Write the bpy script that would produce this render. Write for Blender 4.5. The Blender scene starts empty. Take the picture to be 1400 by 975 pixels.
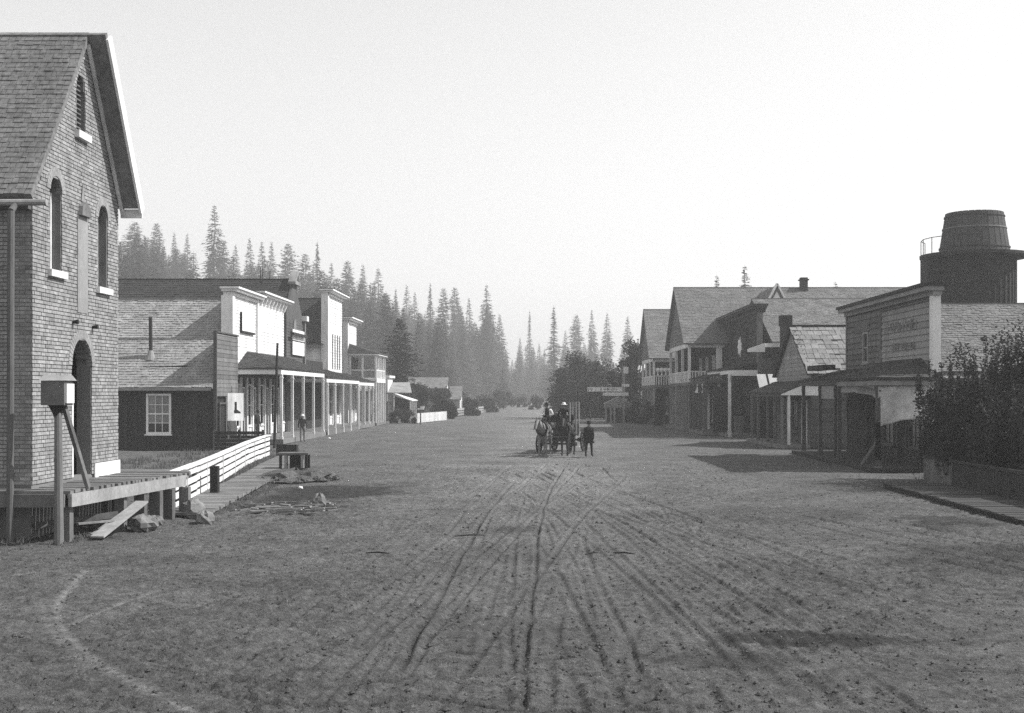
import bpy, bmesh, math, random
import numpy as np
from mathutils import Vector, Matrix, Quaternion

# ------------------------------------------------------------------ camera, sky, sun, exposure
scene = bpy.context.scene
COL = scene.collection
random.seed(7)
FPX = 1700.0            # focal length in photograph pixels (1400 wide)
VPX, VPY = 737.0, 538.0  # where the street vanishes
CAMZ = 3.1

cam_data = bpy.data.cameras.new('camera')
cam = bpy.data.objects.new('camera', cam_data)
COL.objects.link(cam)
cam.location = (0, 0, CAMZ)
cam.rotation_euler = (math.radians(90), 0, 0)
cam_data.sensor_width = 36.0
cam_data.lens = 36.0 * FPX / 1400.0
cam_data.shift_x = -(VPX - 700.0) / 1400.0
cam_data.shift_y = (VPY - 487.5) / 1400.0
cam_data.clip_end = 6000
cam_data.clip_start = 0.1
scene.camera = cam

SUN_EL, SUN_AZ = math.radians(44), math.radians(4)   # azimuth: from +X (right) turned towards +Y (far)
sun_dir = Vector((math.cos(SUN_EL) * math.cos(SUN_AZ), math.cos(SUN_EL) * math.sin(SUN_AZ), math.sin(SUN_EL)))
sun_data = bpy.data.lights.new('sun', 'SUN')
sun_data.energy = 5.0
sun_data.angle = math.radians(0.6)
sun_data.color = (1.0, 0.995, 0.985)
sun = bpy.data.objects.new('sun', sun_data)
COL.objects.link(sun)
sun.rotation_euler = sun_dir.to_track_quat('Z', 'Y').to_euler()
sun.location = (40, 10, 60)

world = bpy.data.worlds.new('World')
scene.world = world
world.use_nodes = True
wn = world.node_tree
wn.nodes.clear()
sky = wn.nodes.new('ShaderNodeTexSky')
sky.sky_type = 'NISHITA'
sky.sun_disc = False
sky.sun_elevation = SUN_EL
sky.sun_rotation = math.atan2(sun_dir.x, sun_dir.y)
sky.altitude = 1000
sky.air_density = 3.0
sky.dust_density = 1.0
sky.ozone_density = 1.0
sep = wn.nodes.new('ShaderNodeSeparateColor')      # a plate without colour: the sky is seen by one band of its light
comb = wn.nodes.new('ShaderNodeCombineColor')
bg = wn.nodes.new('ShaderNodeBackground')
bg.inputs['Strength'].default_value = 0.104
wo = wn.nodes.new('ShaderNodeOutputWorld')
wn.links.new(sky.outputs[0], sep.inputs[0])
for k in range(3):
    wn.links.new(sep.outputs[1], comb.inputs[k])
wn.links.new(comb.outputs[0], bg.inputs[0])
wn.links.new(bg.outputs[0], wo.inputs[0])

scene.view_settings.view_transform = 'Standard'
scene.view_settings.look = 'None'
scene.view_settings.exposure = 0.6
scene.view_settings.gamma = 1.0
scene.view_settings.use_curve_mapping = False
cy = scene.cycles
cy.max_bounces = 5
cy.diffuse_bounces = 3
cy.glossy_bounces = 2
cy.transmission_bounces = 2
cy.transparent_max_bounces = 6
cy.volume_bounces = 1
cy.use_denoising = False
try:
    cy.denoiser = 'OPENIMAGEDENOISE'
except Exception:
    pass

# ------------------------------------------------------------------ helpers
ORG = {}          # world origin of every Empty / mesh object


def at(px, py, D):
    """a point seen at a photograph pixel, D metres down the street"""
    return Vector(((px - VPX) * D / FPX, D, CAMZ - (py - VPY) * D / FPX))


def gnd(px, py):
    D = CAMZ * FPX / (py - VPY)
    return Vector(((px - VPX) * D / FPX, D, 0))


def tag(o, label=None, cat=None, group=None, kind=None):
    if label: o['label'] = label
    if cat: o['category'] = cat
    if group: o['group'] = group
    if kind: o['kind'] = kind
    return o


def thing(name, label, cat, loc=(0, 0, 0), group=None):
    o = bpy.data.objects.new(name, None)
    o.empty_display_size = 0.3
    COL.objects.link(o)
    o.location = loc
    ORG[o.name] = Vector(loc)
    return tag(o, label, cat, group)


class Face:
    """a vertical plane: u along it, n out of it, z up"""
    def __init__(s, o, u, n):
        s.o, s.u, s.n = Vector(o), Vector(u).normalized(), Vector(n).normalized()

    def p(s, u, n, z):
        return s.o + s.u * u + s.n * n + Vector((0, 0, z))


class MB:
    def __init__(s):
        s.v, s.f = [], []

    def add(s, vs, fs):
        b = len(s.v)
        s.v.extend(vs)
        s.f.extend([tuple(i + b for i in f) for f in fs])

    def hexa(s, p):  # 8 points: bottom 4 ccw, top 4 ccw
        s.add(p, [(0, 3, 2, 1), (4, 5, 6, 7), (0, 1, 5, 4), (1, 2, 6, 5), (2, 3, 7, 6), (3, 0, 4, 7)])

    def box(s, x0, x1, y0, y1, z0, z1):
        s.hexa([Vector(p) for p in ((x0, y0, z0), (x1, y0, z0), (x1, y1, z0), (x0, y1, z0),
                                    (x0, y0, z1), (x1, y0, z1), (x1, y1, z1), (x0, y1, z1))])

    def fbox(s, F, u0, u1, n0, n1, z0, z1):
        s.hexa([F.p(u0, n0, z0), F.p(u1, n0, z0), F.p(u1, n1, z0), F.p(u0, n1, z0),
                F.p(u0, n0, z1), F.p(u1, n0, z1), F.p(u1, n1, z1), F.p(u0, n1, z1)])

    def fprism_n(s, F, poly, n0, n1):   # polygon in (u, z) pushed along n
        k = len(poly)
        s.add([F.p(u, n0, z) for u, z in poly] + [F.p(u, n1, z) for u, z in poly],
              [tuple(range(k))[::-1], tuple(range(k, 2 * k))] + [(i, (i + 1) % k, k + (i + 1) % k, k + i) for i in range(k)])

    def fprism_u(s, F, poly, u0, u1):   # polygon in (n, z) pushed along u
        k = len(poly)
        s.add([F.p(u0, n, z) for n, z in poly] + [F.p(u1, n, z) for n, z in poly],
              [tuple(range(k))[::-1], tuple(range(k, 2 * k))] + [(i, (i + 1) % k, k + (i + 1) % k, k + i) for i in range(k)])

    def beam(s, a, b, w, h):
        a, b = Vector(a), Vector(b)
        d = (b - a).normalized()
        side = d.cross(Vector((0, 0, 1)))
        side = side.normalized() if side.length > 1e-4 else Vector((1, 0, 0))
        up = side.cross(d).normalized()
        sx, sz = side * (w / 2), up * (h / 2)
        s.hexa([a - sx - sz, a + sx - sz, b + sx - sz, b - sx - sz, a - sx + sz, a + sx + sz, b + sx + sz, b - sx + sz])

    def tube(s, a, b, r0, r1=None, n=8):
        a, b = Vector(a), Vector(b)
        r1 = r0 if r1 is None else r1
        d = (b - a).normalized()
        t = d.cross(Vector((0, 0, 1)))
        t = t.normalized() if t.length > 1e-3 else Vector((1, 0, 0))
        q = d.cross(t)
        vs = []
        for c, r in ((a, r0), (b, r1)):
            for i in range(n):
                g = 2 * math.pi * i / n
                vs.append(c + (t * math.cos(g) + q * math.sin(g)) * r)
        s.add(vs, [(i, (i + 1) % n, n + (i + 1) % n, n + i) for i in range(n)] + [tuple(range(n))[::-1], tuple(range(n, 2 * n))])

    def lathe(s, prof, c, n=24, axis='Z'):
        vs, fs = [], []
        c = Vector(c)
        for r, z in prof:
            for i in range(n):
                g = 2 * math.pi * i / n
                if axis == 'Z': vs.append(c + Vector((r * math.cos(g), r * math.sin(g), z)))
                else: vs.append(c + Vector((z, r * math.cos(g), r * math.sin(g))))
        for j in range(len(prof) - 1):
            for i in range(n):
                fs.append((j * n + i, j * n + (i + 1) % n, (j + 1) * n + (i + 1) % n, (j + 1) * n + i))
        s.add(vs, fs)

    def blob(s, c, rx, ry, rz, seed=0, n=8, rough=0.25):
        r = random.Random(seed)
        vs, fs, m = [], [], max(4, n // 2 + 1)
        c = Vector(c)
        for j in range(m + 1):
            th = math.pi * j / m
            for i in range(n):
                ph = 2 * math.pi * i / n
                k = 1 + r.uniform(-rough, rough)
                vs.append(c + Vector((rx * math.sin(th) * math.cos(ph) * k, ry * math.sin(th) * math.sin(ph) * k, rz * math.cos(th) * k)))
        for j in range(m):
            for i in range(n):
                fs.append((j * n + i, (j + 1) * n + i, (j + 1) * n + (i + 1) % n, j * n + (i + 1) % n))
        s.add(vs, fs)

    def mesh(s, name, mat, org=Vector((0, 0, 0)), smooth=False):
        me = bpy.data.meshes.new(name)
        me.from_pydata([tuple(v - org) for v in s.v], [], s.f)
        if mat: me.materials.append(mat)
        if smooth: me.polygons.foreach_set('use_smooth', [True] * len(me.polygons))
        me.update()
        return me

    def build(s, name, mat, parent=None, label=None, cat=None, group=None, kind=None, smooth=False):
        if parent is not None:
            org = ORG[parent.name]
        else:
            a = np.array([tuple(v) for v in s.v])
            org = Vector((float(a[:, 0].mean()), float(a[:, 1].mean()), float(a[:, 2].min())))
        o = bpy.data.objects.new(name, s.mesh(name, mat, org, smooth))
        COL.objects.link(o)
        ORG[o.name] = org.copy()
        if parent is not None: o.parent = parent
        else: o.location = org
        return tag(o, label, cat, group, kind)


def piece(me, name, parent, M, label=None):
    """one more copy of a shared mesh, placed by the world matrix M"""
    o = bpy.data.objects.new(name, me)
    COL.objects.link(o)
    o.parent = parent
    o.matrix_basis = Matrix.Translation(-ORG[parent.name]) @ M if parent is not None else M
    ORG[o.name] = ORG[parent.name] if parent is not None else M.translation.copy()
    if label: o['label'] = label
    return o


def fmat(F, u, n, z, su=1.0, sn=1.0, sz=1.0):
    M = Matrix.Identity(4)
    for r in range(3):
        M[r][0] = F.u[r] * su
        M[r][1] = F.n[r] * sn
        M[r][2] = sz if r == 2 else 0.0
    p = F.p(u, n, z)
    for r in range(3): M[r][3] = p[r]
    return M


# ------------------------------------------------------------------ materials (a grey world: the plate has no colour)
MATS = {}


def mat(name, v, rough=0.85, var=0.25, scale=3.0, stretch=(1, 1, 1), bump=0.0, bscale=30.0, rnd=0.15, fine=0.15, spec=0.3, dirt=0.0):
    if name in MATS: return MATS[name]
    v = v if v > .5 else v * (.56 if v > .2 else .5)
    m = bpy.data.materials.new(name)
    m.use_nodes = True
    nt = m.node_tree
    N, L = nt.nodes, nt.links
    b = N['Principled BSDF']
    b.inputs['Roughness'].default_value = rough
    b.inputs['Specular IOR Level'].default_value = spec
    tc = N.new('ShaderNodeTexCoord')
    geo = N.new('ShaderNodeNewGeometry')
    mp = N.new('ShaderNodeMapping')
    mp.inputs['Scale'].default_value = stretch
    L.new(geo.outputs['Position'], mp.inputs[0])
    n1 = N.new('ShaderNodeTexNoise'); n1.inputs['Scale'].default_value = scale; n1.inputs['Detail'].default_value = 5; n1.inputs['Roughness'].default_value = 0.65
    n2 = N.new('ShaderNodeTexNoise'); n2.inputs['Scale'].default_value = scale * 9; n2.inputs['Detail'].default_value = 3
    L.new(mp.outputs[0], n1.inputs[0]); L.new(mp.outputs[0], n2.inputs[0])
    oi = N.new('ShaderNodeObjectInfo')

    def lin(src, lo, hi):
        r = N.new('ShaderNodeMapRange')
        r.inputs[1].default_value, r.inputs[2].default_value = 0.0, 1.0
        r.inputs[3].default_value, r.inputs[4].default_value = lo, hi
        L.new(src, r.inputs[0])
        return r.outputs[0]

    def mul(a, c):
        k = N.new('ShaderNodeMath'); k.operation = 'MULTIPLY'
        L.new(a, k.inputs[0])
        if isinstance(c, float): k.inputs[1].default_value = c
        else: L.new(c, k.inputs[1])
        return k.outputs[0]

    r1 = N.new('ShaderNodeMapRange')
    r1.inputs[1].default_value, r1.inputs[2].default_value = 0.28, 0.72
    r1.inputs[3].default_value, r1.inputs[4].default_value = 1 - var, 1 + var
    L.new(n1.outputs[0], r1.inputs[0])
    val = mul(r1.outputs[0], float(v))
    val = mul(val, lin(n2.outputs[0], 1 - fine * 1.6, 1 + fine * 1.6))
    val = mul(val, lin(oi.outputs['Random'], 1 - rnd, 1 + rnd))
    if dirt > 0:
        n3 = N.new('ShaderNodeTexNoise'); n3.inputs['Scale'].default_value = 0.7; n3.inputs['Detail'].default_value = 7; n3.inputs['Roughness'].default_value = 0.75
        mp3 = N.new('ShaderNodeMapping'); mp3.inputs['Scale'].default_value = (1.6, 1.6, .35)
        L.new(geo.outputs['Position'], mp3.inputs[0]); L.new(mp3.outputs[0], n3.inputs[0])
        r3 = N.new('ShaderNodeMapRange')
        r3.inputs[1].default_value, r3.inputs[2].default_value = 0.42, 0.62
        r3.inputs[3].default_value, r3.inputs[4].default_value = 1.0, 1 - dirt
        L.new(n3.outputs[0], r3.inputs[0])
        val = mul(val, r3.outputs[0])
    cc = N.new('ShaderNodeCombineColor')
    for k in range(3): L.new(val, cc.inputs[k])
    L.new(cc.outputs[0], b.inputs['Base Color'])
    if bump > 0:
        nb = N.new('ShaderNodeTexNoise'); nb.inputs['Scale'].default_value = bscale; nb.inputs['Detail'].default_value = 4
        L.new(mp.outputs[0], nb.inputs[0])
        bp = N.new('ShaderNodeBump'); bp.inputs['Strength'].default_value = bump; bp.inputs['Distance'].default_value = 0.02
        L.new(nb.outputs[0], bp.inputs['Height']); L.new(bp.outputs[0], b.inputs['Normal'])
    MATS[name] = m
    return m


M_white = mat('white_paint', 0.74, 0.6, 0.10, 1.2, rnd=0.06, fine=0.1, dirt=0.34)
M_whitetrim = mat('white_trim', 0.72, 0.6, 0.10, 2.0, rnd=0.05, fine=0.06, dirt=0.15)
M_paleboard = mat('pale_weathered_board', 0.46, 0.85, 0.2, 1.5, rnd=0.16, fine=0.2, dirt=0.3)
M_greyboard = mat('grey_weathered_board', 0.24, 0.9, 0.25, 1.5, rnd=0.2, fine=0.25, dirt=0.35)
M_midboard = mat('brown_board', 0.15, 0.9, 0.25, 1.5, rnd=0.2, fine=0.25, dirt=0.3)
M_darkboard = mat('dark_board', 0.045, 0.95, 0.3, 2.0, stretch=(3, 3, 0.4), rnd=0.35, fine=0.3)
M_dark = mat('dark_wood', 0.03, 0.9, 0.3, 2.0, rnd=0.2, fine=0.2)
M_post = mat('grey_post', 0.22, 0.9, 0.3, 2.0, stretch=(4, 4, 0.5), rnd=0.2, fine=0.25)
M_brick = mat('brick', 0.46, 0.9, 0.22, 2.5, rnd=0.0, fine=0.35, bump=0.3, dirt=0.2)
_b = M_brick.node_tree                       # every brick fired a little differently
_pb = _b.nodes['Principled BSDF']
_at = _b.nodes.new('ShaderNodeAttribute'); _at.attribute_name = 'tone'
_ad = _b.nodes.new('ShaderNodeMath'); _ad.operation = 'ADD'; _ad.inputs[1].default_value = 1.0
_vm = _b.nodes.new('ShaderNodeVectorMath'); _vm.operation = 'SCALE'
_b.links.new(_at.outputs['Fac'], _ad.inputs[0])
_b.links.new(_pb.inputs['Base Color'].links[0].from_socket, _vm.inputs[0]); _b.links.new(_ad.outputs[0], _vm.inputs['Scale'])
_b.links.new(_vm.outputs[0], _pb.inputs['Base Color'])
M_mortar = mat('mortar', 0.3, 0.95, 0.2, 4.0)
M_plaster = mat('white_plaster', 0.5, 0.9, 0.15, 2.0, dirt=0.35)
M_shingle = mat('shingle', 0.49, 0.9, 0.28, 1.3, rnd=0.15, fine=0.5, dirt=0.25)
M_shingled = mat('grey_shingle', 0.26, 0.9, 0.25, 1.0, rnd=0.1, fine=0.5, dirt=0.2)
M_darkroof = mat('dark_roof', 0.055, 0.9, 0.3, 1.2, rnd=0.1, fine=0.4)
M_porchroof = mat('porch_roof', 0.085, 0.9, 0.3, 1.5, rnd=0.1, fine=0.5)
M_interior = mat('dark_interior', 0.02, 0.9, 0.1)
M_glass = mat('window_glass', 0.03, 0.12, 0.2, 1.0, spec=0.6, rnd=0.4, fine=0.0)
M_curtain = mat('window_curtain', 0.3, 0.4, 0.25, 3.0, spec=0.5, rnd=0.3)
M_iron = mat('iron', 0.02, 0.6, 0.2)
M_canvas = mat('canvas', 0.52, 0.95, 0.3, 1.4, rnd=0.1, fine=0.2, dirt=0.3)
M_rock = mat('rock', 0.3, 0.9, 0.3, 4.0, fine=0.4)
M_bark = mat('bark', 0.07, 0.95, 0.3, 3.0)
M_plank = mat('walk_plank', 0.29, 0.9, 0.25, 1.8, rnd=0.22, fine=0.3, dirt=0.25)
M_deck = mat('deck_plank', 0.27, 0.9, 0.25, 1.8, rnd=0.2, fine=0.3, dirt=0.25)
M_fade = mat('faded_lettering', 0.27, 0.9, 0.5, 4.0, fine=.4)
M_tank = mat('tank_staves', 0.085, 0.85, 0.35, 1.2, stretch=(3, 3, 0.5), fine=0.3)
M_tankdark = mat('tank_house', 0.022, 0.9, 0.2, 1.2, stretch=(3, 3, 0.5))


def leafmat(name, v, var=0.35):
    m = mat(name, v / .62, 0.75, var, 0.5, rnd=0.2, fine=0.3, spec=0.2)
    nt = m.node_tree
    b = nt.nodes['Principled BSDF']
    out = [n for n in nt.nodes if n.type == 'OUTPUT_MATERIAL'][0]
    tr = nt.nodes.new('ShaderNodeBsdfTranslucent')
    mx = nt.nodes.new('ShaderNodeMixShader'); mx.inputs[0].default_value = 0.25
    src = b.inputs['Base Color'].links[0].from_socket
    nt.links.new(src, tr.inputs[0])
    nt.links.new(b.outputs[0], mx.inputs[1]); nt.links.new(tr.outputs[0], mx.inputs[2])
    nt.links.new(mx.outputs[0], out.inputs[0])
    return m


M_needle = leafmat('conifer_needles', 0.085)
M_needle_near = leafmat('dark_conifer_needles', 0.03)
M_leaf = leafmat('broad_leaves', 0.042)
M_shrub = leafmat('shrub_leaves', 0.05)
M_grass = leafmat('dry_grass', 0.13)


# ------------------------------------------------------------------ small builders shared by the houses
def wallgrid(mb, F, u0, u1, z0, z1, n0, n1, holes=()):
    us = sorted(set([u0, u1] + [min(max(h[k], u0), u1) for h in holes for k in (0, 1)]))
    zs = sorted(set([z0, z1] + [min(max(h[k], z0), z1) for h in holes for k in (2, 3)]))
    for i in range(len(us) - 1):
        for j in range(len(zs) - 1):
            uc, zc = (us[i] + us[i + 1]) / 2, (zs[j] + zs[j + 1]) / 2
            if any(h[0] < uc < h[1] and h[2] < zc < h[3] for h in holes): continue
            mb.fbox(F, us[i], us[i + 1], n0, n1, zs[j], zs[j + 1])


_wedge = {}


def wedge_mesh(pitch, m, thick=0.035):
    k = (round(pitch, 4), m.name, thick)
    if k not in _wedge:
        mb = MB()
        t = pitch * 1.06
        mb.hexa([Vector(p) for p in ((0, 0, 0), (1, 0, 0), (1, thick, 0), (0, thick, 0), (0, 0, t), (1, 0, t), (1, thick * .3, t), (0, thick * .3, t))])
        _wedge[k] = mb.mesh('board', m)
    return _wedge[k]


_unit = {}


def unit_mesh(m, name='plank'):
    k = (m.name, name)
    if k not in _unit:
        mb = MB()
        mb.box(0, 1, 0, 1, 0, 1)
        _unit[k] = mb.mesh(name, m)
    return _unit[k]


def lap_boards(F, parent, u0, u1, z0, z1, pitch, m, holes=(), n=0.0, clip=None, seed=1, thick=0.035):
    """horizontal lap siding, every board an object; clip(z) -> (u0, u1) for gables"""
    r = random.Random(seed)
    z = z0
    me = wedge_mesh(pitch, m, thick)
    while z < z1 - 1e-4:
        a, b = (u0, u1) if clip is None else clip(z + pitch * .5)
        segs = [(a, b)]
        for h in holes:
            if h[2] < z + pitch * .5 < h[3]:
                new = []
                for s0, s1 in segs:
                    if h[1] <= s0 or h[0] >= s1: new.append((s0, s1)); continue
                    if h[0] > s0: new.append((s0, h[0]))
                    if h[1] < s1: new.append((h[1], s1))
                segs = new
        sz = min(1.0, (z1 - z) / pitch)
        for s0, s1 in segs:
            if s1 - s0 > .05:
                piece(me, 'board', parent, fmat(F, s0, n + r.uniform(-.003, .004), z + r.uniform(-.006, .006), s1 - s0, 1, sz))
        z += pitch


def window(F, parent, u0, u1, z0, z1, nx=2, nz=2, fm=None, pm=None, n=0.0, bar=0.09, panes=False, sill=True, pm_low=None):
    fm = fm or M_whitetrim
    pm = pm or M_glass
    mb = MB()
    mb.fbox(F, u0 - bar, u0, n - .04, n + .06, z0 - bar, z1 + bar)
    mb.fbox(F, u1, u1 + bar, n - .04, n + .06, z0 - bar, z1 + bar)
    mb.fbox(F, u0, u1, n - .04, n + .06, z1, z1 + bar)
    mb.fbox(F, u0, u1, n - .04, n + .06, z0 - bar, z0)
    t = bar * .32
    du, dz = (u1 - u0) / nx, (z1 - z0) / nz
    for i in range(1, nx): mb.fbox(F, u0 + du * i - t / 2, u0 + du * i + t / 2, n - .035, n + .01, z0, z1)
    for j in range(1, nz):
        tt = t * 2 if (nz % 2 == 0 and j == nz // 2) else t
        mb.fbox(F, u0, u1, n - .034, n + .015, z0 + dz * j - tt / 2, z0 + dz * j + tt / 2)
    w = mb.build('window', fm, parent)
    if sill:
        s = MB(); s.fbox(F, u0 - bar * 1.6, u1 + bar * 1.6, n - .02, n + .12, z0 - bar * 1.7, z0 - bar - .003); s.build('sill', fm, w)
    if panes:
        for i in range(nx):
            for j in range(nz):
                q = MB(); q.fbox(F, u0 + du * i, u0 + du * (i + 1), n - .03, n - .02, z0 + dz * j, z0 + dz * (j + 1))
                q.build('pane', (pm_low if (pm_low and j < 1) else pm), w)
    else:
        q = MB(); q.fbox(F, u0, u1, n - .03, n - .02, z0, z1); q.build('pane', pm, w)
    return w


def door(F, parent, u0, u1, z0, z1, m=None, fm=None, n=0.0):
    m = m or M_interior
    fm = fm or M_whitetrim
    mb = MB(); mb.fbox(F, u0, u1, n - .08, n - .03, z0, z1)
    d = mb.build('door', m, parent)
    fr = MB()
    b = .1
    fr.fbox(F, u0 - b, u0, n - .04, n + .06, z0, z1 + b); fr.fbox(F, u1, u1 + b, n - .04, n + .06, z0, z1 + b); fr.fbox(F, u0, u1, n - .04, n + .06, z1, z1 + b)
    fr.build('edging', fm, d)
    k = MB(); k.tube(F.p(u0 + .1, n - .03, z0 + 1), F.p(u0 + .1, n + .03, z0 + 1), .03); k.build('handle', M_iron, d)
    return d


def shingle_rows(mb, A, B, C, D, course=0.18, width=0.2, lift=0.03, seed=0, missing=0.01):
    """A,B eave ends, C,D ridge ends (A-D and B-C are the rakes): lapped shingles as one mesh"""
    r = random.Random(seed)
    A, B, C, D = map(Vector, (A, B, C, D))
    nrm = (B - A).cross(D - A).normalized()
    if nrm.z < 0: nrm = -nrm
    up = ((D - A) + (C - B)) * .5
    L = up.length
    rows = int(L / course)
    for j in range(rows):
        t0, t1 = j / rows, min(1.0, (j + 1.25) / rows)
        a, b = A.lerp(D, t0), B.lerp(C, t0)
        a1, b1 = A.lerp(D, t1), B.lerp(C, t1)
        W = (b - a).length
        x = -r.random() * width
        while x < W:
            w = width * r.uniform(.55, 1.35)
            s0, s1 = max(x, 0) / W, min(x + w - .012, W) / W
            x += w
            if s1 <= s0 or r.random() < missing: continue
            k = lift * r.uniform(.6, 1.6)
            dn = (a - a1) * r.uniform(-.03, .1)
            p0, p1 = a.lerp(b, s0) + dn, a.lerp(b, s1) + dn
            q0, q1 = a1.lerp(b1, s0), a1.lerp(b1, s1)
            o, top = nrm * k, nrm * .006
            mb.add([p0 + nrm * .002, p1 + nrm * .002, p1 + o, p0 + o, q1 + top, q0 + top],
                   [(0, 1, 2, 3), (3, 2, 4, 5), (0, 3, 5), (1, 4, 2)])


def roof_slab(mb, A, B, C, D, t=0.12):
    A, B, C, D = map(Vector, (A, B, C, D))
    nrm = (B - A).cross(D - A).normalized()
    if nrm.z < 0: nrm = -nrm
    mb.hexa([A - nrm * t, B - nrm * t, C - nrm * t, D - nrm * t, A, B, C, D])


def porch(F, parent, u0, u1, depth, zin, zout, posts, pm=None, rm=None, hip0=0.0, hip1=0.0, post_w=0.16, beam_m=None, z_base=0.0, brackets=False, beam_h=0.28, seed=1, n0=0.03):
    """sloping porch roof on posts; u0..u1 along the street"""
    pm = pm or M_post
    rm = rm or M_porchroof
    beam_m = beam_m or M_whitetrim
    A, B = F.p(u0, depth + .15, zout), F.p(u1, depth + .15, zout)
    D, C = F.p(u0 + hip0, n0, zin), F.p(u1 - hip1, n0, zin)
    mb = MB(); roof_slab(mb, A, B, C, D, .07)
    if hip0 > 0:
        E = F.p(u0, n0, zout)
        mb.add([E, A, D, E - Vector((0, 0, .07)), A - Vector((0, 0, .07))], [(0, 1, 2), (0, 3, 4, 1)])
    rf = mb.build('porch_roof', rm, parent)
    sh = MB(); shingle_rows(sh, A + Vector((0, 0, .004)), B + Vector((0, 0, .004)), C + Vector((0, 0, .004)), D + Vector((0, 0, .004)), .24, .22, .03, seed)
    if hip0 > 0:
        E = F.p(u0, n0, zout + .004)
        shingle_rows(sh, E, A + Vector((0, 0, .004)), D + Vector((0, 0, .004)), D + Vector((0, 0, .004)) - F.n * .01, .24, .22, .03, seed + 1)
    sh.build('shingles', rm, rf, kind='stuff')
    zb = zout - .1
    bm = MB()
    bm.fbox(F, u0 + .1, u1 - .1, depth - .06, depth + .06, zb - beam_h, zb)
    bm.fbox(F, u0 + .1, u0 + .2, n0, depth - .062, zb - beam_h, zb)
    bm.fbox(F, u1 - .2, u1 - .1, n0, depth - .062, zb - beam_h, zb)
    bm.build('beam', beam_m, parent)
    h = post_w / 2
    rj = random.Random(seed * 7 + 1)
    for k_, u in enumerate(posts):
        if 0 < k_ < len(posts) - 1: u += rj.uniform(-.35, .35)
        p = MB(); p.fbox(F, u - h, u + h, depth - h, depth + h, z_base, zb - beam_h - .003)
        p.fbox(F, u - h * 1.35, u + h * 1.35, depth - h * 1.35, depth + h * 1.35, zb - beam_h - .25, zb - beam_h - .18)
        p.fbox(F, u - h * 1.3, u + h * 1.3, depth - h * 1.3, depth + h * 1.3, z_base, z_base + .45)
        q = p.build('post', pm, parent)
        if brackets:
            g = MB()
            for s in (-1, 1):
                g.fprism_n(F, [(u + s * h, zb - beam_h - .6), (u + s * (h + .5), zb - beam_h - .01), (u + s * h, zb - beam_h - .01)], depth - .03, depth + .03)
            g.build('bracket', pm, q)
    return rf


def cornice(F, parent, u0, u1, z, m=None, proj=0.45, topm=None, brackets=0, n=0.0, back=0.35):
    m = m or M_whitetrim
    mb = MB()
    mb.fbox(F, u0 - .12, u1 + .12, n - back, n + .10, z - .55, z - .32)
    mb.fbox(F, u0 - proj * .7, u1 + proj * .7, n - back - .05, n + proj * .75, z - .30, z - .16)
    mb.fbox(F, u0 - proj, u1 + proj, n - back - .1, n + proj, z - .158, z - .03)
    c = mb.build('cornice', m, parent)
    t = MB(); t.fbox(F, u0 - proj - .02, u1 + proj + .02, n - back - .12, n + proj + .02, z - .028, z + .02); t.build('cap', topm or M_darkroof, c)
    for k in range(brackets):
        u = u0 + (k + .5) * (u1 - u0) / brackets
        b = MB(); b.fprism_u(F, [(n + .04, z - .95), (n + .12, z - .9), (n + proj * .6, z - .31), (n + .04, z - .31)], u - .09, u + .09); b.build('bracket', m, c)
    return c


def gable_roof(F, parent, u0, u1, n_front, n_back, z_eave0, z_ridge, u_ridge, m, z_eave1=None, course=.18, width=.2, lift=.03, seed=0, over=0.0, fascia=None, far_shingles=False):
    """ridge runs into the block (along n); near slope shingled"""
    z_eave1 = z_eave0 if z_eave1 is None else z_eave1
    A, B = F.p(u0, n_back, z_eave0), F.p(u0, n_front, z_eave0)
    D, C = F.p(u_ridge, n_back, z_ridge), F.p(u_ridge, n_front, z_ridge)
    E, G = F.p(u1, n_back, z_eave1), F.p(u1, n_front, z_eave1)
    mb = MB(); roof_slab(mb, A, B, C, D, .12); roof_slab(mb, E, G, C, D, .12)
    rf = mb.build('roof', m, parent)
    k = Vector((0, 0, .004))
    sh = MB(); shingle_rows(sh, A + k, B + k, C + k, D + k, course, width, lift, seed)
    if far_shingles: shingle_rows(sh, E + k, G + k, C + k, D + k, course, width, lift, seed + 5)
    sh.build('shingles', m, rf, kind='stuff')
    rc = MB()
    d = (C - D).normalized()
    rc.beam(D - Vector((0, 0, .0)), C, .22, .09)
    rc.build('ridge_cap', m, rf)
    return rf


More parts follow.
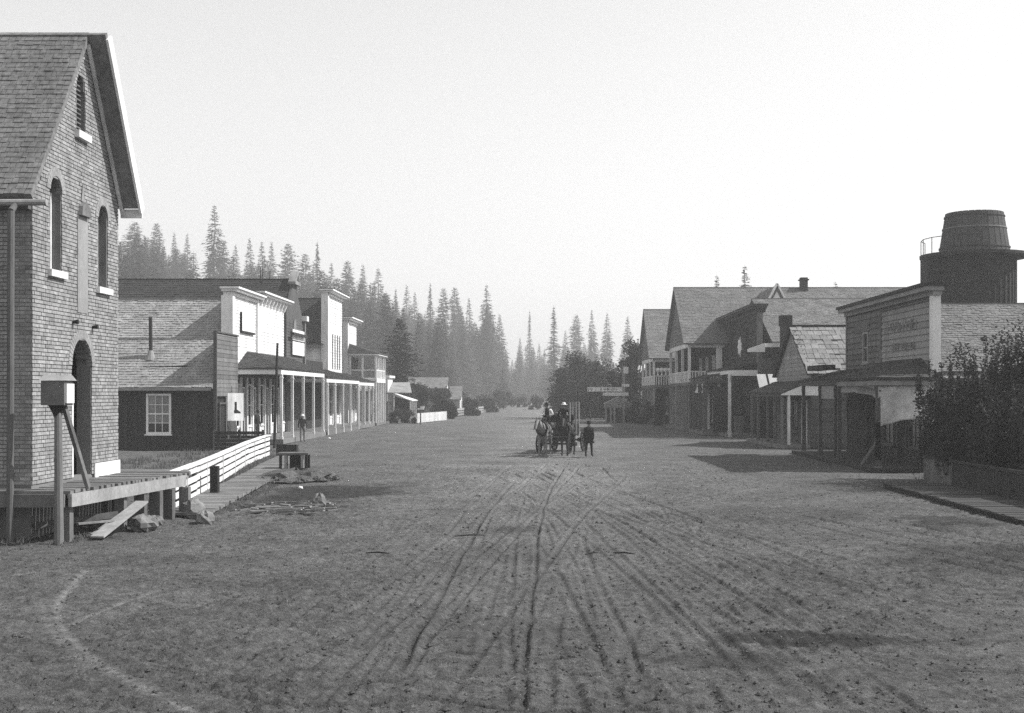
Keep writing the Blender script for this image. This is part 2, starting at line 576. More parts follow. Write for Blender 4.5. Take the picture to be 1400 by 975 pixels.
def strokes(F, u0, u1, z0, z1, n, count, seed, m, parent, name='lettering', depth=.006, worn=True):
    """worn sign lettering that can no longer be read: letter-like bars and bowls"""
    r = random.Random(seed)
    w = (u1 - u0) / count
    h = z1 - z0
    t = w * .17
    for i in range(count):
        a = u0 + i * w + w * .12
        b = a + w * .7
        kind = r.randrange(6)
        if r.random() < .1: continue
        mb = MB()
        t = w * r.uniform(.12, .3)
        zt_, zb_ = z1 - h * r.choice((0, 0, .1, .35)), z0 + h * r.choice((0, 0, .1, .3))
        mb.fbox(F, a, a + t, n, n + depth, zb_, zt_)
        if worn:
            if r.random() < .6: mb.fbox(F, b - t, b, n, n + depth, z0 + h * r.uniform(0, .4), z1 - h * r.uniform(0, .2))
            if r.random() < .5: mb.fbox(F, a + t, b - t, n, n + depth, z0 + h * .35, z0 + h * r.uniform(.5, .7))
            mb.build('letter', m, parent)
            continue
        if kind in (0, 1, 4): mb.fbox(F, b - t, b, n, n + depth, z0, z1 if kind != 4 else z0 + h * .5)
        if kind in (0, 2, 3, 4): mb.fbox(F, a + t, b - t if kind in (0, 4) else b, n, n + depth, z1 - h * .18, z1)
        if kind in (1, 2, 5): mb.fbox(F, a + t, b - t if kind == 1 else b, n, n + depth, z0, z0 + h * .18)
        if kind in (2, 3, 4): mb.fbox(F, a + t, b - t, n, n + depth, z0 + h * .42, z0 + h * .58)
        mb.build('letter', m, parent)
# ------------------------------------------------------------------ ground: one dirt sheet with ruts, hoof-churned relief and damp patches
def _hash(ix, iy, seed):
    h = (ix.astype(np.int64) * 374761393 + iy.astype(np.int64) * 668265263 + seed * 1442695041) & 0xFFFFFFFF
    h = ((h ^ (h >> 13)) * 1274126177) & 0xFFFFFFFF
    return ((h ^ (h >> 16)) & 0xFFFF) / 65535.0


def vnoise(x, y, seed):
    ix, iy = np.floor(x), np.floor(y)
    fx, fy = x - ix, y - iy
    fx, fy = fx * fx * (3 - 2 * fx), fy * fy * (3 - 2 * fy)
    a, b = _hash(ix, iy, seed), _hash(ix + 1, iy, seed)
    c, d = _hash(ix, iy + 1, seed), _hash(ix + 1, iy + 1, seed)
    return (a * (1 - fx) + b * fx) * (1 - fy) + (c * (1 - fx) + d * fx) * fy - .5


def hill(x, y):
    """forested slope on the left beyond the houses"""
    x = np.asarray(x, float); y = np.asarray(y, float)
    s = np.clip((-x - 34) / 145.0, 0, None)
    g = np.clip((y - 230) / 150.0, 0, 1)
    g = g * g * (3 - 2 * g)
    return (42 * s ** 1.25 + 3.0 * np.sin(x * .05 + y * .021) * np.clip(s, 0, 1)) * g - .3


def axis(points):
    out = []
    for a, b, d0, d1 in points:
        t = a
        while t < b:
            out.append(t)
            t += d0 + (d1 - d0) * (t - a) / (b - a)
    out.append(points[-1][1])
    return np.array(out)


ys = axis([(-300, -20, 60, 20), (-20, 8, 5, .5), (8, 24, .036, .05), (24, 36, .05, .1), (36, 70, .1, .3), (70, 170, .35, 2), (170, 1700, 5, 150)])
xr = axis([(0, 6.5, .031, .035), (6.5, 12, .045, .09), (12, 17, .09, .2), (17, 40, .25, 1), (40, 1500, 2, 150)])
xs = np.concatenate([-xr[:0:-1], xr])
GX, GY = np.meshgrid(xs, ys)
gx, gy = GX.ravel(), GY.ravel()
near = np.clip((75 - np.hypot(gx * 1.5, gy)) / 40, 0, 1)
h = .10 * vnoise(gx / 5, gy / 7, 1) + .06 * vnoise(gx / 1.7, gy / 1.9, 2)
churn = np.clip(.55 + 1.3 * vnoise(gx / 3.1, gy / 4.3, 8), .15, 1.2)
h += near * churn * (.05 * vnoise(gx / .62, gy / .5, 3) + .045 * vnoise(gx / .33, gy / .24, 4) + .09 * vnoise(gx / .17, gy / .12, 5) + .08 * vnoise(gx / .09, gy / .075, 6))
track = np.zeros_like(gx)
damp = np.zeros_like(gx)


def rut(pts, width=.11, depth=.05, tone=.5, world=False, steady=False):
    P = [Vector(p) if world else gnd(*p) for p in pts]
    P = [(p[0], p[1]) for p in P]
    # smooth the polyline
    Q = []
    for i in range(len(P) - 1):
        p0, p1, p2, p3 = P[max(i - 1, 0)], P[i], P[i + 1], P[min(i + 2, len(P) - 1)]
        for k in range(6):
            t = k / 6
            Q.append(tuple(.5 * ((2 * p1[j]) + (-p0[j] + p2[j]) * t + (2 * p0[j] - 5 * p1[j] + 4 * p2[j] - p3[j]) * t * t + (-p0[j] + 3 * p1[j] - 3 * p2[j] + p3[j]) * t ** 3) for j in (0, 1)))
    Q.append(P[-1])
    q = np.array(Q)
    sel = np.where((gx > q[:, 0].min() - 1) & (gx < q[:, 0].max() + 1) & (gy > q[:, 1].min() - 1) & (gy < q[:, 1].max() + 1))[0]
    if len(sel) == 0: return
    x, y = gx[sel] + .06 * vnoise(gx[sel] / 1.6, gy[sel] / 1.6, 31), gy[sel]
    best = np.full(len(sel), 9.0)
    for a, b in zip(q[:-1], q[1:]):
        d = b - a
        L = max(d @ d, 1e-9)
        t = np.clip(((x - a[0]) * d[0] + (y - a[1]) * d[1]) / L, 0, 1)
        best = np.minimum(best, np.hypot(x - a[0] - t * d[0], y - a[1] - t * d[1]))
    wob = np.clip(.75 + 1.1 * vnoise(x / .9, y / 1.4, 33), .1, 1.3)
    if steady: wob = np.clip(1.0 + .3 * vnoise(x / .9, y / 1.4, 33), .75, 1.2)
    depth *= .7
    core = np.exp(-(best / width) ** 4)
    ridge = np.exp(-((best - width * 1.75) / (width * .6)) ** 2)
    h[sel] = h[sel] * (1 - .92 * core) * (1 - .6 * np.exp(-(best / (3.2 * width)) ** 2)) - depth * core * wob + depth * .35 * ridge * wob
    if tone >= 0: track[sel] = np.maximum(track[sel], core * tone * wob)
    else: track[sel] = np.minimum(track[sel], core * tone * wob)  # negative tone: groove shadow and damp soil both painted into the rut floor


r_ = random.Random(15)
# hoof prints and kicked-up lumps
for k in range(4200):
    y = 8.5 + 40 * r_.random() ** 1.5
    x = r_.gauss(.3, 2.6) if r_.random() < .65 else r_.uniform(-.46, .46) * y
    if abs(x) > 14: continue
    i0, i1 = np.searchsorted(xs, x - .22), np.searchsorted(xs, x + .22)
    j0, j1 = np.searchsorted(ys, y - .22), np.searchsorted(ys, y + .22)
    if i1 <= i0 or j1 <= j0: continue
    XX, YY = np.meshgrid(xs[i0:i1], ys[j0:j1])
    rr = r_.uniform(.05, .09)
    d2 = ((XX - x) / rr) ** 2 + ((YY - y) / rr) ** 2
    dep = r_.uniform(.012, .032) * (1 if r_.random() < .7 else -.9)
    idx = (np.arange(j0, j1)[:, None] * len(xs) + np.arange(i0, i1)[None, :])
    h[idx] += -dep * np.exp(-d2 ** 1.5) + dep * .35 * np.exp(-((np.sqrt(d2) - 1.7) / .5) ** 2)

# wheel tracks that can be followed in the photograph
rut([(752, 795), (758, 850), (772, 905), (800, 985)], 0.068, 0.056, .9, steady=True)
rut([(768, 800), (764, 850), (756, 905), (742, 985)], 0.061, 0.048, .6, steady=True)
rut([(893, 812), (868, 855), (850, 905), (826, 985)], 0.088, 0.048, 1.0, steady=True)
rut([(800, 765), (880, 790), (940, 830), (1000, 880), (1050, 920), (1120, 985)], 0.082, 0.072, .3, steady=True)
rut([(850, 770), (940, 812), (1020, 860), (1080, 905), (1160, 985)], 0.082, 0.064, .3, steady=True)
rut([(905, 842), (975, 888), (1045, 940), (1100, 985)], 0.075, 0.056, .3, steady=True)
rut([(880, 830), (930, 880), (965, 930), (990, 985)], 0.068, 0.048, .3, steady=True)
rut([(60, 830), (70, 850), (100, 890), (160, 925)], 0.082, 0.016, .9, steady=True)
rut([(655, 800), (650, 850), (640, 900), (630, 985)], 0.061, 0.040, .4, steady=True)
rut([(672, 790), (668, 860), (668, 985)], 0.061, 0.040, .4, steady=True)
rut([(690, 745), (655, 790), (610, 850), (560, 905), (480, 985)], 0.082, 0.040, .7, steady=True)
rut([(705, 745), (690, 790), (682, 860), (690, 985)], 0.061, 0.040, .3, steady=True)
rut([(700, 700), (640, 760), (590, 810), (520, 850)], 0.082, 0.032, .6, steady=True)
rut([(380, 882), (520, 886), (650, 892), (740, 902), (840, 908)], 0.068, 0.048, .0, steady=True)
rut([(420, 952), (560, 958), (700, 978)], 0.068, 0.040, .0, steady=True)
rut([(600, 745), (640, 742), (690, 740), (715, 741)], 0.041, 0.040, .0, steady=True)
r_ = random.Random(5)
# wagons leave their tracks in pairs, a gauge apart
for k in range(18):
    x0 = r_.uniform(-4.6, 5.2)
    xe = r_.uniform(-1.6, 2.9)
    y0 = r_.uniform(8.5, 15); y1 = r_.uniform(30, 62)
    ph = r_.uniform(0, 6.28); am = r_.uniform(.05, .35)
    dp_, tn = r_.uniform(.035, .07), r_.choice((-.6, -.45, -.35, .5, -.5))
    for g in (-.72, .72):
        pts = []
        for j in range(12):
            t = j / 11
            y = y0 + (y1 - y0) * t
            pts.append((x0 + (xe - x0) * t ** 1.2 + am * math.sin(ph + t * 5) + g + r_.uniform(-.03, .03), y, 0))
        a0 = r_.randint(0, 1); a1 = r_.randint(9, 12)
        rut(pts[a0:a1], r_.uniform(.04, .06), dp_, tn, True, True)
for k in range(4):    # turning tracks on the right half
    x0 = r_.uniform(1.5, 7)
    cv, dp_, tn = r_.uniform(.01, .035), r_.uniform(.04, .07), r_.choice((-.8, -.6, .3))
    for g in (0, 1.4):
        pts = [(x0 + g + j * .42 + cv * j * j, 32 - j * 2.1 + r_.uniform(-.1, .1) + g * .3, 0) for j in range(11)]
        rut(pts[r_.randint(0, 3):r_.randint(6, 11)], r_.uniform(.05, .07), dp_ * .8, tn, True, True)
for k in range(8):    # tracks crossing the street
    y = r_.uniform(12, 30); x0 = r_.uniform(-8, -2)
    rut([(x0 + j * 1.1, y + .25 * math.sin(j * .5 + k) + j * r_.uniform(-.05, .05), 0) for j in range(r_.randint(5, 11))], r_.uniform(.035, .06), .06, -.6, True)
rut([(122, 775), (86, 815), (80, 840), (96, 868), (145, 908), (205, 940), (300, 985)], 0.065, 0.02, 1.25, steady=True)
rut([(100, 852), (150, 830), (225, 802)], 0.055, 0.02, .9, steady=True)
rut([(60, 829), (68, 850), (100, 888), (165, 925), (250, 962)], .05, .015, .7, steady=True)


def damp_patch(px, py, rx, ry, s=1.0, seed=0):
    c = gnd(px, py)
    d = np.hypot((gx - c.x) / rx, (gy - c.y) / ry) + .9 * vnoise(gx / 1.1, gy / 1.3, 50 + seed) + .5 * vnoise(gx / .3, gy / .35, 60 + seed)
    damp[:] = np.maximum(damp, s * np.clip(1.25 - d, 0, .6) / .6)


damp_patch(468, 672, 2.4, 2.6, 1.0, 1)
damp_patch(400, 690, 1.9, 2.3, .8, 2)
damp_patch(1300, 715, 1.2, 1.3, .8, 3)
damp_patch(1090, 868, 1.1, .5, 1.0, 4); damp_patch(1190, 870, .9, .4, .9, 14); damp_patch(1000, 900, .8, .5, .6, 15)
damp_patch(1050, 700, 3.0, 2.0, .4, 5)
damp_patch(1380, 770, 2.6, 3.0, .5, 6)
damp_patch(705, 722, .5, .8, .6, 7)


# the trodden middle of the street is paler with dust
mid = np.exp(-((gx - .4 - .5 * vnoise(gx / 3, gy / 5, 71)) / 4.5) ** 2) * np.clip((gy - 20) / 25, 0, 1)
track += .95 * mid * np.clip(.9 + 1.0 * vnoise(gx / 2.2, gy / 3.1, 72), .2, 1.3)
h += np.where(gx < -13, np.clip((-13 - gx) * .05, 0, .0), 0)
h = h - .02
verts = np.stack([gx, gy, h], 1)
nx_, ny_ = len(xs), len(ys)
ii, jj = np.meshgrid(np.arange(nx_ - 1), np.arange(ny_ - 1))
a = (jj * nx_ + ii).ravel()
quads = np.stack([a, a + 1, a + 1 + nx_, a + nx_], 1)
me = bpy.data.meshes.new('ground')
me.vertices.add(len(verts)); me.vertices.foreach_set('co', verts.ravel().astype(np.float32))
me.loops.add(quads.size); me.loops.foreach_set('vertex_index', quads.ravel().astype(np.int32))
me.polygons.add(len(quads))
me.polygons.foreach_set('loop_start', np.arange(0, quads.size, 4, dtype=np.int32))
me.polygons.foreach_set('loop_total', np.full(len(quads), 4, dtype=np.int32))
me.update(calc_edges=True)
me.polygons.foreach_set('use_smooth', [True] * len(quads))
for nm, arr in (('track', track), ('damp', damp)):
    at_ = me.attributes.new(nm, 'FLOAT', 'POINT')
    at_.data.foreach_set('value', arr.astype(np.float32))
ground = bpy.data.objects.new('ground', me)
COL.objects.link(ground)
ground['kind'] = 'structure'
ORG['ground'] = Vector((0, 0, 0))


def dirt_material():
    m = bpy.data.materials.new('dirt')
    m.use_nodes = True
    N, L = m.node_tree.nodes, m.node_tree.links
    b = N['Principled BSDF']
    b.inputs['Roughness'].default_value = .95
    b.inputs['Specular IOR Level'].default_value = .1
    geo = N.new('ShaderNodeNewGeometry')

    def noise(sc, det=4, rough=.6):
        n = N.new('ShaderNodeTexNoise'); n.inputs['Scale'].default_value = sc; n.inputs['Detail'].default_value = det; n.inputs['Roughness'].default_value = rough
        L.new(geo.outputs['Position'], n.inputs[0]); return n.outputs[0]

    def mr(src, a, b_, c, d):
        r = N.new('ShaderNodeMapRange')
        for i, q in enumerate((a, b_, c, d)): r.inputs[i + 1].default_value = q
        L.new(src, r.inputs[0]); return r.outputs[0]

    def op(kind, a, c):
        k = N.new('ShaderNodeMath'); k.operation = kind
        for i, q in enumerate((a, c)):
            if isinstance(q, (int, float)): k.inputs[i].default_value = q
            else: L.new(q, k.inputs[i])
        return k.outputs[0]

    base = mr(noise(.35, 6, .7), .3, .7, .082, .152)
    base = op('MULTIPLY', base, mr(noise(3.5, 5, .75), .3, .7, .55, 1.45))
    base = op('MULTIPLY', base, mr(noise(16, 4, .8), .3, .7, .55, 1.5))
    base = op('MULTIPLY', base, mr(noise(55, 2, .6), .3, .7, .82, 1.2))
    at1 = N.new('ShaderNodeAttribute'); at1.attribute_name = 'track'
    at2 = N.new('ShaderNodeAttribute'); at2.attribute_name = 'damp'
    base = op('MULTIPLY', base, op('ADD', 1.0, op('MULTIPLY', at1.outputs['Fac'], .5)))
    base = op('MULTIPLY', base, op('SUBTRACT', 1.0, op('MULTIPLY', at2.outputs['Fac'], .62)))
    cc = N.new('ShaderNodeCombineColor')
    for k in range(3): L.new(base, cc.inputs[k])
    L.new(cc.outputs[0], b.inputs['Base Color'])
    bp = N.new('ShaderNodeBump'); bp.inputs['Strength'].default_value = 1.0; bp.inputs['Distance'].default_value = .09
    hh = op('ADD', noise(22, 5, .75), op('MULTIPLY', noise(7, 4, .7), .8))
    L.new(hh, bp.inputs['Height']); L.new(bp.outputs[0], b.inputs['Normal'])
    return m


M_dirt = dirt_material()
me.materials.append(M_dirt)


def ground_z(x, y):
    i = int(np.clip(np.searchsorted(xs, x), 1, nx_ - 1)); j = int(np.clip(np.searchsorted(ys, y), 1, ny_ - 1))
    return float(h[(j - 1) * nx_ + i])


# the hillside
hx = np.concatenate([np.arange(-650, -200, 20), np.arange(-200, -28, 6)])
hy = np.concatenate([np.arange(226, 700, 10), np.arange(700, 1500, 60)])
HX, HY = np.meshgrid(hx, hy)
HZ = hill(HX, HY) + .5 * vnoise(HX.ravel() / 9, HY.ravel() / 9, 90).reshape(HX.shape)
mb = MB()
mb.v = [Vector(p) for p in zip(HX.ravel().tolist(), HY.ravel().tolist(), HZ.ravel().tolist())]
w_ = len(hx)
mb.f = [(j * w_ + i, j * w_ + i + 1, (j + 1) * w_ + i + 1, (j + 1) * w_ + i) for j in range(len(hy) - 1) for i in range(w_ - 1)]
M_forestfloor = mat('forest_floor', .08, .95, .3, .2)
o = mb.build('hillside', M_forestfloor, smooth=True); tag(o, kind='structure')

# loose clods and stones strewn over the road
mb = MB()
r_ = random.Random(11)
for k in range(11000):
    y = 8.5 + 46 * r_.random() ** 1.5
    x = r_.uniform(-.5, .5) * y * .95
    s = r_.uniform(.01, .03) * (1 if r_.random() < .95 else 1.7)
    z = ground_z(x, y)
    c = Vector((x, y, z + s * .25))
    vs = [c + Vector((s * r_.uniform(.7, 1.3) * dx, s * r_.uniform(.7, 1.3) * dy, s * r_.uniform(.5, .9) * dz)) for dx, dy, dz in ((1, 0, 0), (0, 1, 0), (-1, 0, 0), (0, -1, 0), (0, 0, 1), (0, 0, -1))]
    mb.add(vs, [(0, 1, 4), (1, 2, 4), (2, 3, 4), (3, 0, 4), (1, 0, 5), (2, 1, 5), (3, 2, 5), (0, 3, 5)])
tag(mb.build('dirt_clods', M_dirt), 'loose clods and pebbles strewn over the dirt street', 'clods', kind='stuff')

# straw, chips and splinters trodden into the dirt
mb = MB()
for k in range(900):
    y = 9 + 45 * r_.random() ** 1.4
    x = r_.uniform(-.46, .46) * y
    a_ = r_.uniform(0, 3.14); L_ = r_.uniform(.03, .10)
    z = ground_z(x, y) + .012
    mb.beam((x, y, z), (x + L_ * math.cos(a_), y + L_ * math.sin(a_), z + r_.uniform(-.005, .02)), r_.uniform(.004, .009), .006)
tag(mb.build('straw_litter', M_greyboard), 'straw and wood chips trodden into the dirt street', 'litter', kind='stuff')
mb = MB()
for k in range(110):
    y = 11 + 50 * r_.random() ** 1.4
    x = r_.gauss(.4, 3.0)
    s = r_.uniform(.015, .035)
    for q in range(3): mb.blob((x + r_.gauss(0, .06), y + r_.gauss(0, .06), ground_z(x, y) + s * .3), s, s, s * .6, k * 3 + q, 6, .3)
tag(mb.build('dung', M_midboard), 'dark droppings scattered along the wheel tracks', 'dung', kind='stuff')
# ------------------------------------------------------------------ people and horses (bodies grown over a skeleton, made first while the scene is light)
def skin_mesh(name, nodes, edges, root, sub=2):
    """nodes: {key: ((x,y,z), rx, ry)}"""
    keys = list(nodes)
    ix = {k: i for i, k in enumerate(keys)}
    me = bpy.data.meshes.new(name)
    me.from_pydata([nodes[k][0] for k in keys], [(ix[a], ix[b]) for a, b in edges], [])
    o = bpy.data.objects.new(name, me)
    COL.objects.link(o)
    sk = o.modifiers.new('Skin', 'SKIN'); sk.use_smooth_shade = True
    for k in keys:
        sv = me.skin_vertices[0].data[ix[k]]
        n = nodes[k]
        sv.radius = (n[1], n[2] if len(n) > 2 else n[1])
        sv.use_root = (k == root)
    sb = o.modifiers.new('Sub', 'SUBSURF'); sb.levels = sub
    dg = bpy.context.evaluated_depsgraph_get()
    new = bpy.data.meshes.new_from_object(o.evaluated_get(dg))
    new.name = name
    bpy.data.objects.remove(o); bpy.data.meshes.remove(me)
    return new


M_skin = mat('skin', .33, .6, .08, 6.0, rnd=.05, fine=.05)
M_coat = mat('dark_coat', .02, .9, .3, 6.0)
M_trouser = mat('dark_trousers', .03, .9, .3, 6.0)
M_ltrouser = mat('pale_trousers', .22, .9, .3, 6.0)
M_shirt = mat('white_shirt', .72, .9, .1, 6.0, rnd=.05)
M_hat = mat('dark_felt', .018, .9, .2, 6.0)
M_strawhat = mat('pale_straw', .55, .9, .15, 6.0)
M_boot = mat('boot_leather', .018, .6, .2, 6.0)
M_palehorse = mat('pale_coat_hair', .30, .75, .3, 4.0)
M_darkhorse = mat('dark_coat_hair', .05, .65, .3, 4.0)
M_leather = mat('harness_leather', .015, .6, .2, 6.0)


def person_mesh(name, J, top, legs, shoes=None, sleeves=None):
    """J: joints (local, facing -Y). One continuous body; garments by region."""
    n, e = {}, []
    n['pelvis'] = (J['pelvis'], .15, .115)
    n['waist'] = (J['waist'], .145, .105)
    n['chest'] = (J['chest'], .165, .115)
    n['neckb'] = (J['neckb'], .075, .07)
    n['neck'] = (J['neck'], .055, .058)
    n['head'] = (J['head'], .078, .095)
    n['crown'] = (J['crown'], .068, .085)
    e += [('pelvis', 'waist'), ('waist', 'chest'), ('chest', 'neckb'), ('neckb', 'neck'), ('neck', 'head'), ('head', 'crown')]
    for s in 'LR':
        n['sh' + s] = (J['sh' + s], .07); n['el' + s] = (J['el' + s], .05); n['wr' + s] = (J['wr' + s], .033); n['pa' + s] = (J['pa' + s], .042, .026)
        e += [('chest', 'sh' + s), ('sh' + s, 'el' + s), ('el' + s, 'wr' + s), ('wr' + s, 'pa' + s)]
        n['hi' + s] = (J['hi' + s], .095); n['kn' + s] = (J['kn' + s], .065); n['an' + s] = (J['an' + s], .048); n['to' + s] = (J['to' + s], .042)
        e += [('pelvis', 'hi' + s), ('hi' + s, 'kn' + s), ('kn' + s, 'an' + s), ('an' + s, 'to' + s)]
    me = skin_mesh(name, n, e, 'pelvis')
    # fingers, nose, ears: joined into the same body
    mb = MB()
    for s in 'LR':
        pa, wr = Vector(J['pa' + s]), Vector(J['wr' + s])
        d = (pa - wr).normalized()
        side = d.cross(Vector((1, 0, 0)))
        side = side.normalized() if side.length > .2 else Vector((0, 1, 0))
        curl = Vector((-1 if s == 'R' else 1, 0, 0)) * .35
        for k, ln in enumerate((.062, .072, .068, .052)):
            b = pa + side * (-.03 + .02 * k)
            m_ = b + d * ln * .6
            mb.tube(b, m_, .0095, .009, 5); mb.tube(m_, m_ + (d + curl).normalized() * ln * .5, .009, .007, 5)
        b = (pa + wr) * .5 - side * .03
        mb.tube(b, b + (d - side * .9).normalized() * .06, .011, .008, 5)
    hd = Vector(J['head'])
    mb.add([hd + Vector(p) for p in ((-.016, -.085, -.02), (.016, -.085, -.02), (0, -.12, -.015), (0, -.085, .03))], [(0, 1, 2), (1, 3, 2), (3, 0, 2)])
    for s in (-1, 1):
        mb.blob(hd + Vector((s * .08, 0, 0)), .012, .02, .032, 3, 6, .05)
        mb.blob(hd + Vector((s * .03, -.083, .022)), .013, .01, .01, 3, 6, .05)
    mb.add([hd + Vector(p) for p in ((-.025, -.088, -.045), (.025, -.088, -.045), (.02, -.09, -.056), (-.02, -.09, -.056))], [(0, 1, 2, 3)])
    bm = bmesh.new()
    bm.from_mesh(me)
    base = [bm.verts.new(v) for v in mb.v]
    for f in mb.f:
        try: bm.faces.new([base[i] for i in f])
        except ValueError: pass
    bm.to_mesh(me); bm.free()
    me.materials.clear()
    for m in (top, legs, M_skin, shoes or M_boot, sleeves or top): me.materials.append(m)
    P = {k: Vector(v) for k, v in J.items()}

    def dseg(p, a, b):
        d = b - a
        t = max(0, min(1, (p - a).dot(d) / max(d.length_squared, 1e-9)))
        return (p - a - d * t).length
    segs = [(0, 'pelvis', 'waist'), (0, 'waist', 'chest'), (0, 'chest', 'neckb'), (2, 'neck', 'head'), (2, 'head', 'crown')]
    for s in 'LR':
        segs += [(4, 'sh' + s, 'el' + s), (4, 'el' + s, 'wr' + s), (2, 'wr' + s, 'pa' + s), (1, 'hi' + s, 'kn' + s), (1, 'kn' + s, 'an' + s), (3, 'an' + s, 'to' + s)]
    for p in me.polygons:
        c = p.center
        best = min(segs, key=lambda q: dseg(c, P[q[1]], P[q[2]]))
        p.material_index = best[0]
        p.use_smooth = True
    return me


def stand_pose(stride=0.0, arm=.0):
    J = dict(pelvis=(0, 0, .95), waist=(0, 0, 1.1), chest=(0, 0, 1.32), neckb=(0, 0, 1.47), neck=(0, -.01, 1.52), head=(0, -.025, 1.61), crown=(0, -.02, 1.67))
    for s, k in (('L', 1), ('R', -1)):
        st = stride * k
        J['sh' + s] = (.19 * k, 0, 1.40); J['el' + s] = (.25 * k, .03 - st * .35, 1.12); J['wr' + s] = (.25 * k, -.05 - st * .6, .88); J['pa' + s] = (.245 * k, -.07 - st * .65, .80)
        J['hi' + s] = (.095 * k, 0, .90); J['kn' + s] = (.11 * k, st * .45 - .03, .50 + abs(st) * .02); J['an' + s] = (.11 * k, st, .09 + max(0, st) * .15); J['to' + s] = (.125 * k, st - .15, .045)
    return J


def sit_pose(lean=0.0, reach=.3, hands=(.25, .12)):
    J = dict(pelvis=(0, .05, .0), waist=(0, .06 + lean * .1, .16), chest=(0, .03 - lean * .3, .38), neckb=(0, 0 - lean * .45, .53), neck=(0, -.01 - lean * .5, .58), head=(0, -.03 - lean * .55, .67), crown=(0, -.025 - lean * .55, .73))
    for s, k in (('L', 1), ('R', -1)):
        J['sh' + s] = (.2 * k, .02 - lean * .35, .46); J['el' + s] = (.29 * k, -.02, .2); J['wr' + s] = (.2 * k, -reach, .18); J['pa' + s] = (.17 * k, -reach - .07, .17)
        J['hi' + s] = (.1 * k, .0, -.02); J['kn' + s] = (.17 * k, -.42, .02); J['an' + s] = (.15 * k, -.5, -.4); J['to' + s] = (.16 * k, -.65, -.44)
    return J


def hat_part(J, m, parent, M):
    mb = MB()
    c = Vector(J['crown']) + Vector((0, 0, -.0))
    mb.lathe([(.0, .12), (.05, .118), (.088, .09), (.1, .02), (.104, .0), (.19, -.012), (.195, -.004), (.1, .012)], c, 14)
    return piece(mb.mesh('hat', m, smooth=True), 'hat', parent, M)


def place_person(label, me, J, loc, yaw, hat=None, group=None, scale=1.0, extra=None):
    r = thing('person', label, 'person', loc, group)
    M = Matrix.Translation(loc) @ Matrix.Rotation(yaw, 4, 'Z') @ Matrix.Scale(scale, 4)
    piece(me, 'body', r, M)
    if hat: hat_part(J, hat, r, M)
    if extra: extra(r, M, J)
    return r


J_walk = stand_pose(.2)
J_stand = stand_pose(.03)
J_sit = sit_pose(.15, .32)
J_sit2 = sit_pose(.3, .3)
ME_walk = person_mesh('body', J_walk, M_coat, M_trouser)
ME_stand = person_mesh('body', J_stand, M_coat, M_ltrouser)
ME_driver = person_mesh('body', J_sit, M_coat, M_trouser, sleeves=M_shirt)
ME_sitdark = person_mesh('body', J_sit2, M_coat, M_trouser)


def horse_mesh(name, m, head_low=0.0, turn=0.0, step=0.0):
    n, e = {}, []
    n['tailb'] = ((0, .86, 1.34), .10); n['croup'] = ((0, .62, 1.33), .25, .24); n['loin'] = ((0, .25, 1.27), .25, .26); n['belly'] = ((0, -.1, 1.2), .27, .29)
    n['chest'] = ((0, -.5, 1.22), .24, .28); n['neckb'] = ((turn * .1, -.74, 1.38 - head_low * .1), .15, .2); n['neckm'] = ((turn * .35, -.92, 1.6 - head_low * .35), .1, .16)
    n['poll'] = ((turn * .6, -1.08, 1.84 - head_low * .75), .08, .11); n['face'] = ((turn * .75, -1.26, 1.68 - head_low * .9), .075, .095); n['muz'] = ((turn * .85, -1.42, 1.47 - head_low * .95), .055, .06)
    e += [('tailb', 'croup'), ('croup', 'loin'), ('loin', 'belly'), ('belly', 'chest'), ('chest', 'neckb'), ('neckb', 'neckm'), ('neckm', 'poll'), ('poll', 'face'), ('face', 'muz')]
    for s, k in (('L', 1), ('R', -1)):
        st = step * k
        n['sh' + s] = ((.15 * k, -.5, 1.0), .115); n['fk' + s] = ((.15 * k, -.52 + st, .55), .06); n['ff' + s] = ((.15 * k, -.5 + st * 1.2, .15), .042); n['fh' + s] = ((.15 * k, -.55 + st * 1.2, .045), .06)
        n['hp' + s] = ((.15 * k, .6, 1.05), .16); n['st' + s] = ((.16 * k, .45 - st * .5, .8), .105); n['hk' + s] = ((.15 * k, .78 - st, .53), .062); n['hf' + s] = ((.15 * k, .72 - st, .15), .044); n['hh' + s] = ((.15 * k, .67 - st, .045), .06)
        e += [('chest', 'sh' + s), ('sh' + s, 'fk' + s), ('fk' + s, 'ff' + s), ('ff' + s, 'fh' + s), ('croup', 'hp' + s), ('hp' + s, 'st' + s), ('st' + s, 'hk' + s), ('hk' + s, 'hf' + s), ('hf' + s, 'hh' + s)]
    me = skin_mesh(name, n, e, 'belly')
    bm = bmesh.new(); bm.from_mesh(me)
    mb = MB()
    pl = Vector(n['poll'][0])
    for k in (-1, 1):
        mb.tube(pl + Vector((.05 * k, .02, .05)), pl + Vector((.075 * k, .0, .21)), .035, .006, 6)
    base = [bm.verts.new(v) for v in mb.v]
    for f in mb.f: bm.faces.new([base[i] for i in f])
    bm.to_mesh(me); bm.free()
    me.materials.clear(); me.materials.append(m)
    me.polygons.foreach_set('use_smooth', [True] * len(me.polygons))
    return me, {k: Vector(v[0]) for k, v in n.items()}


ME_pale, N_pale = horse_mesh('body', M_palehorse, .25, -.2, .06)
ME_dark, N_dark = horse_mesh('body', M_darkhorse, .1, .12, -.07)


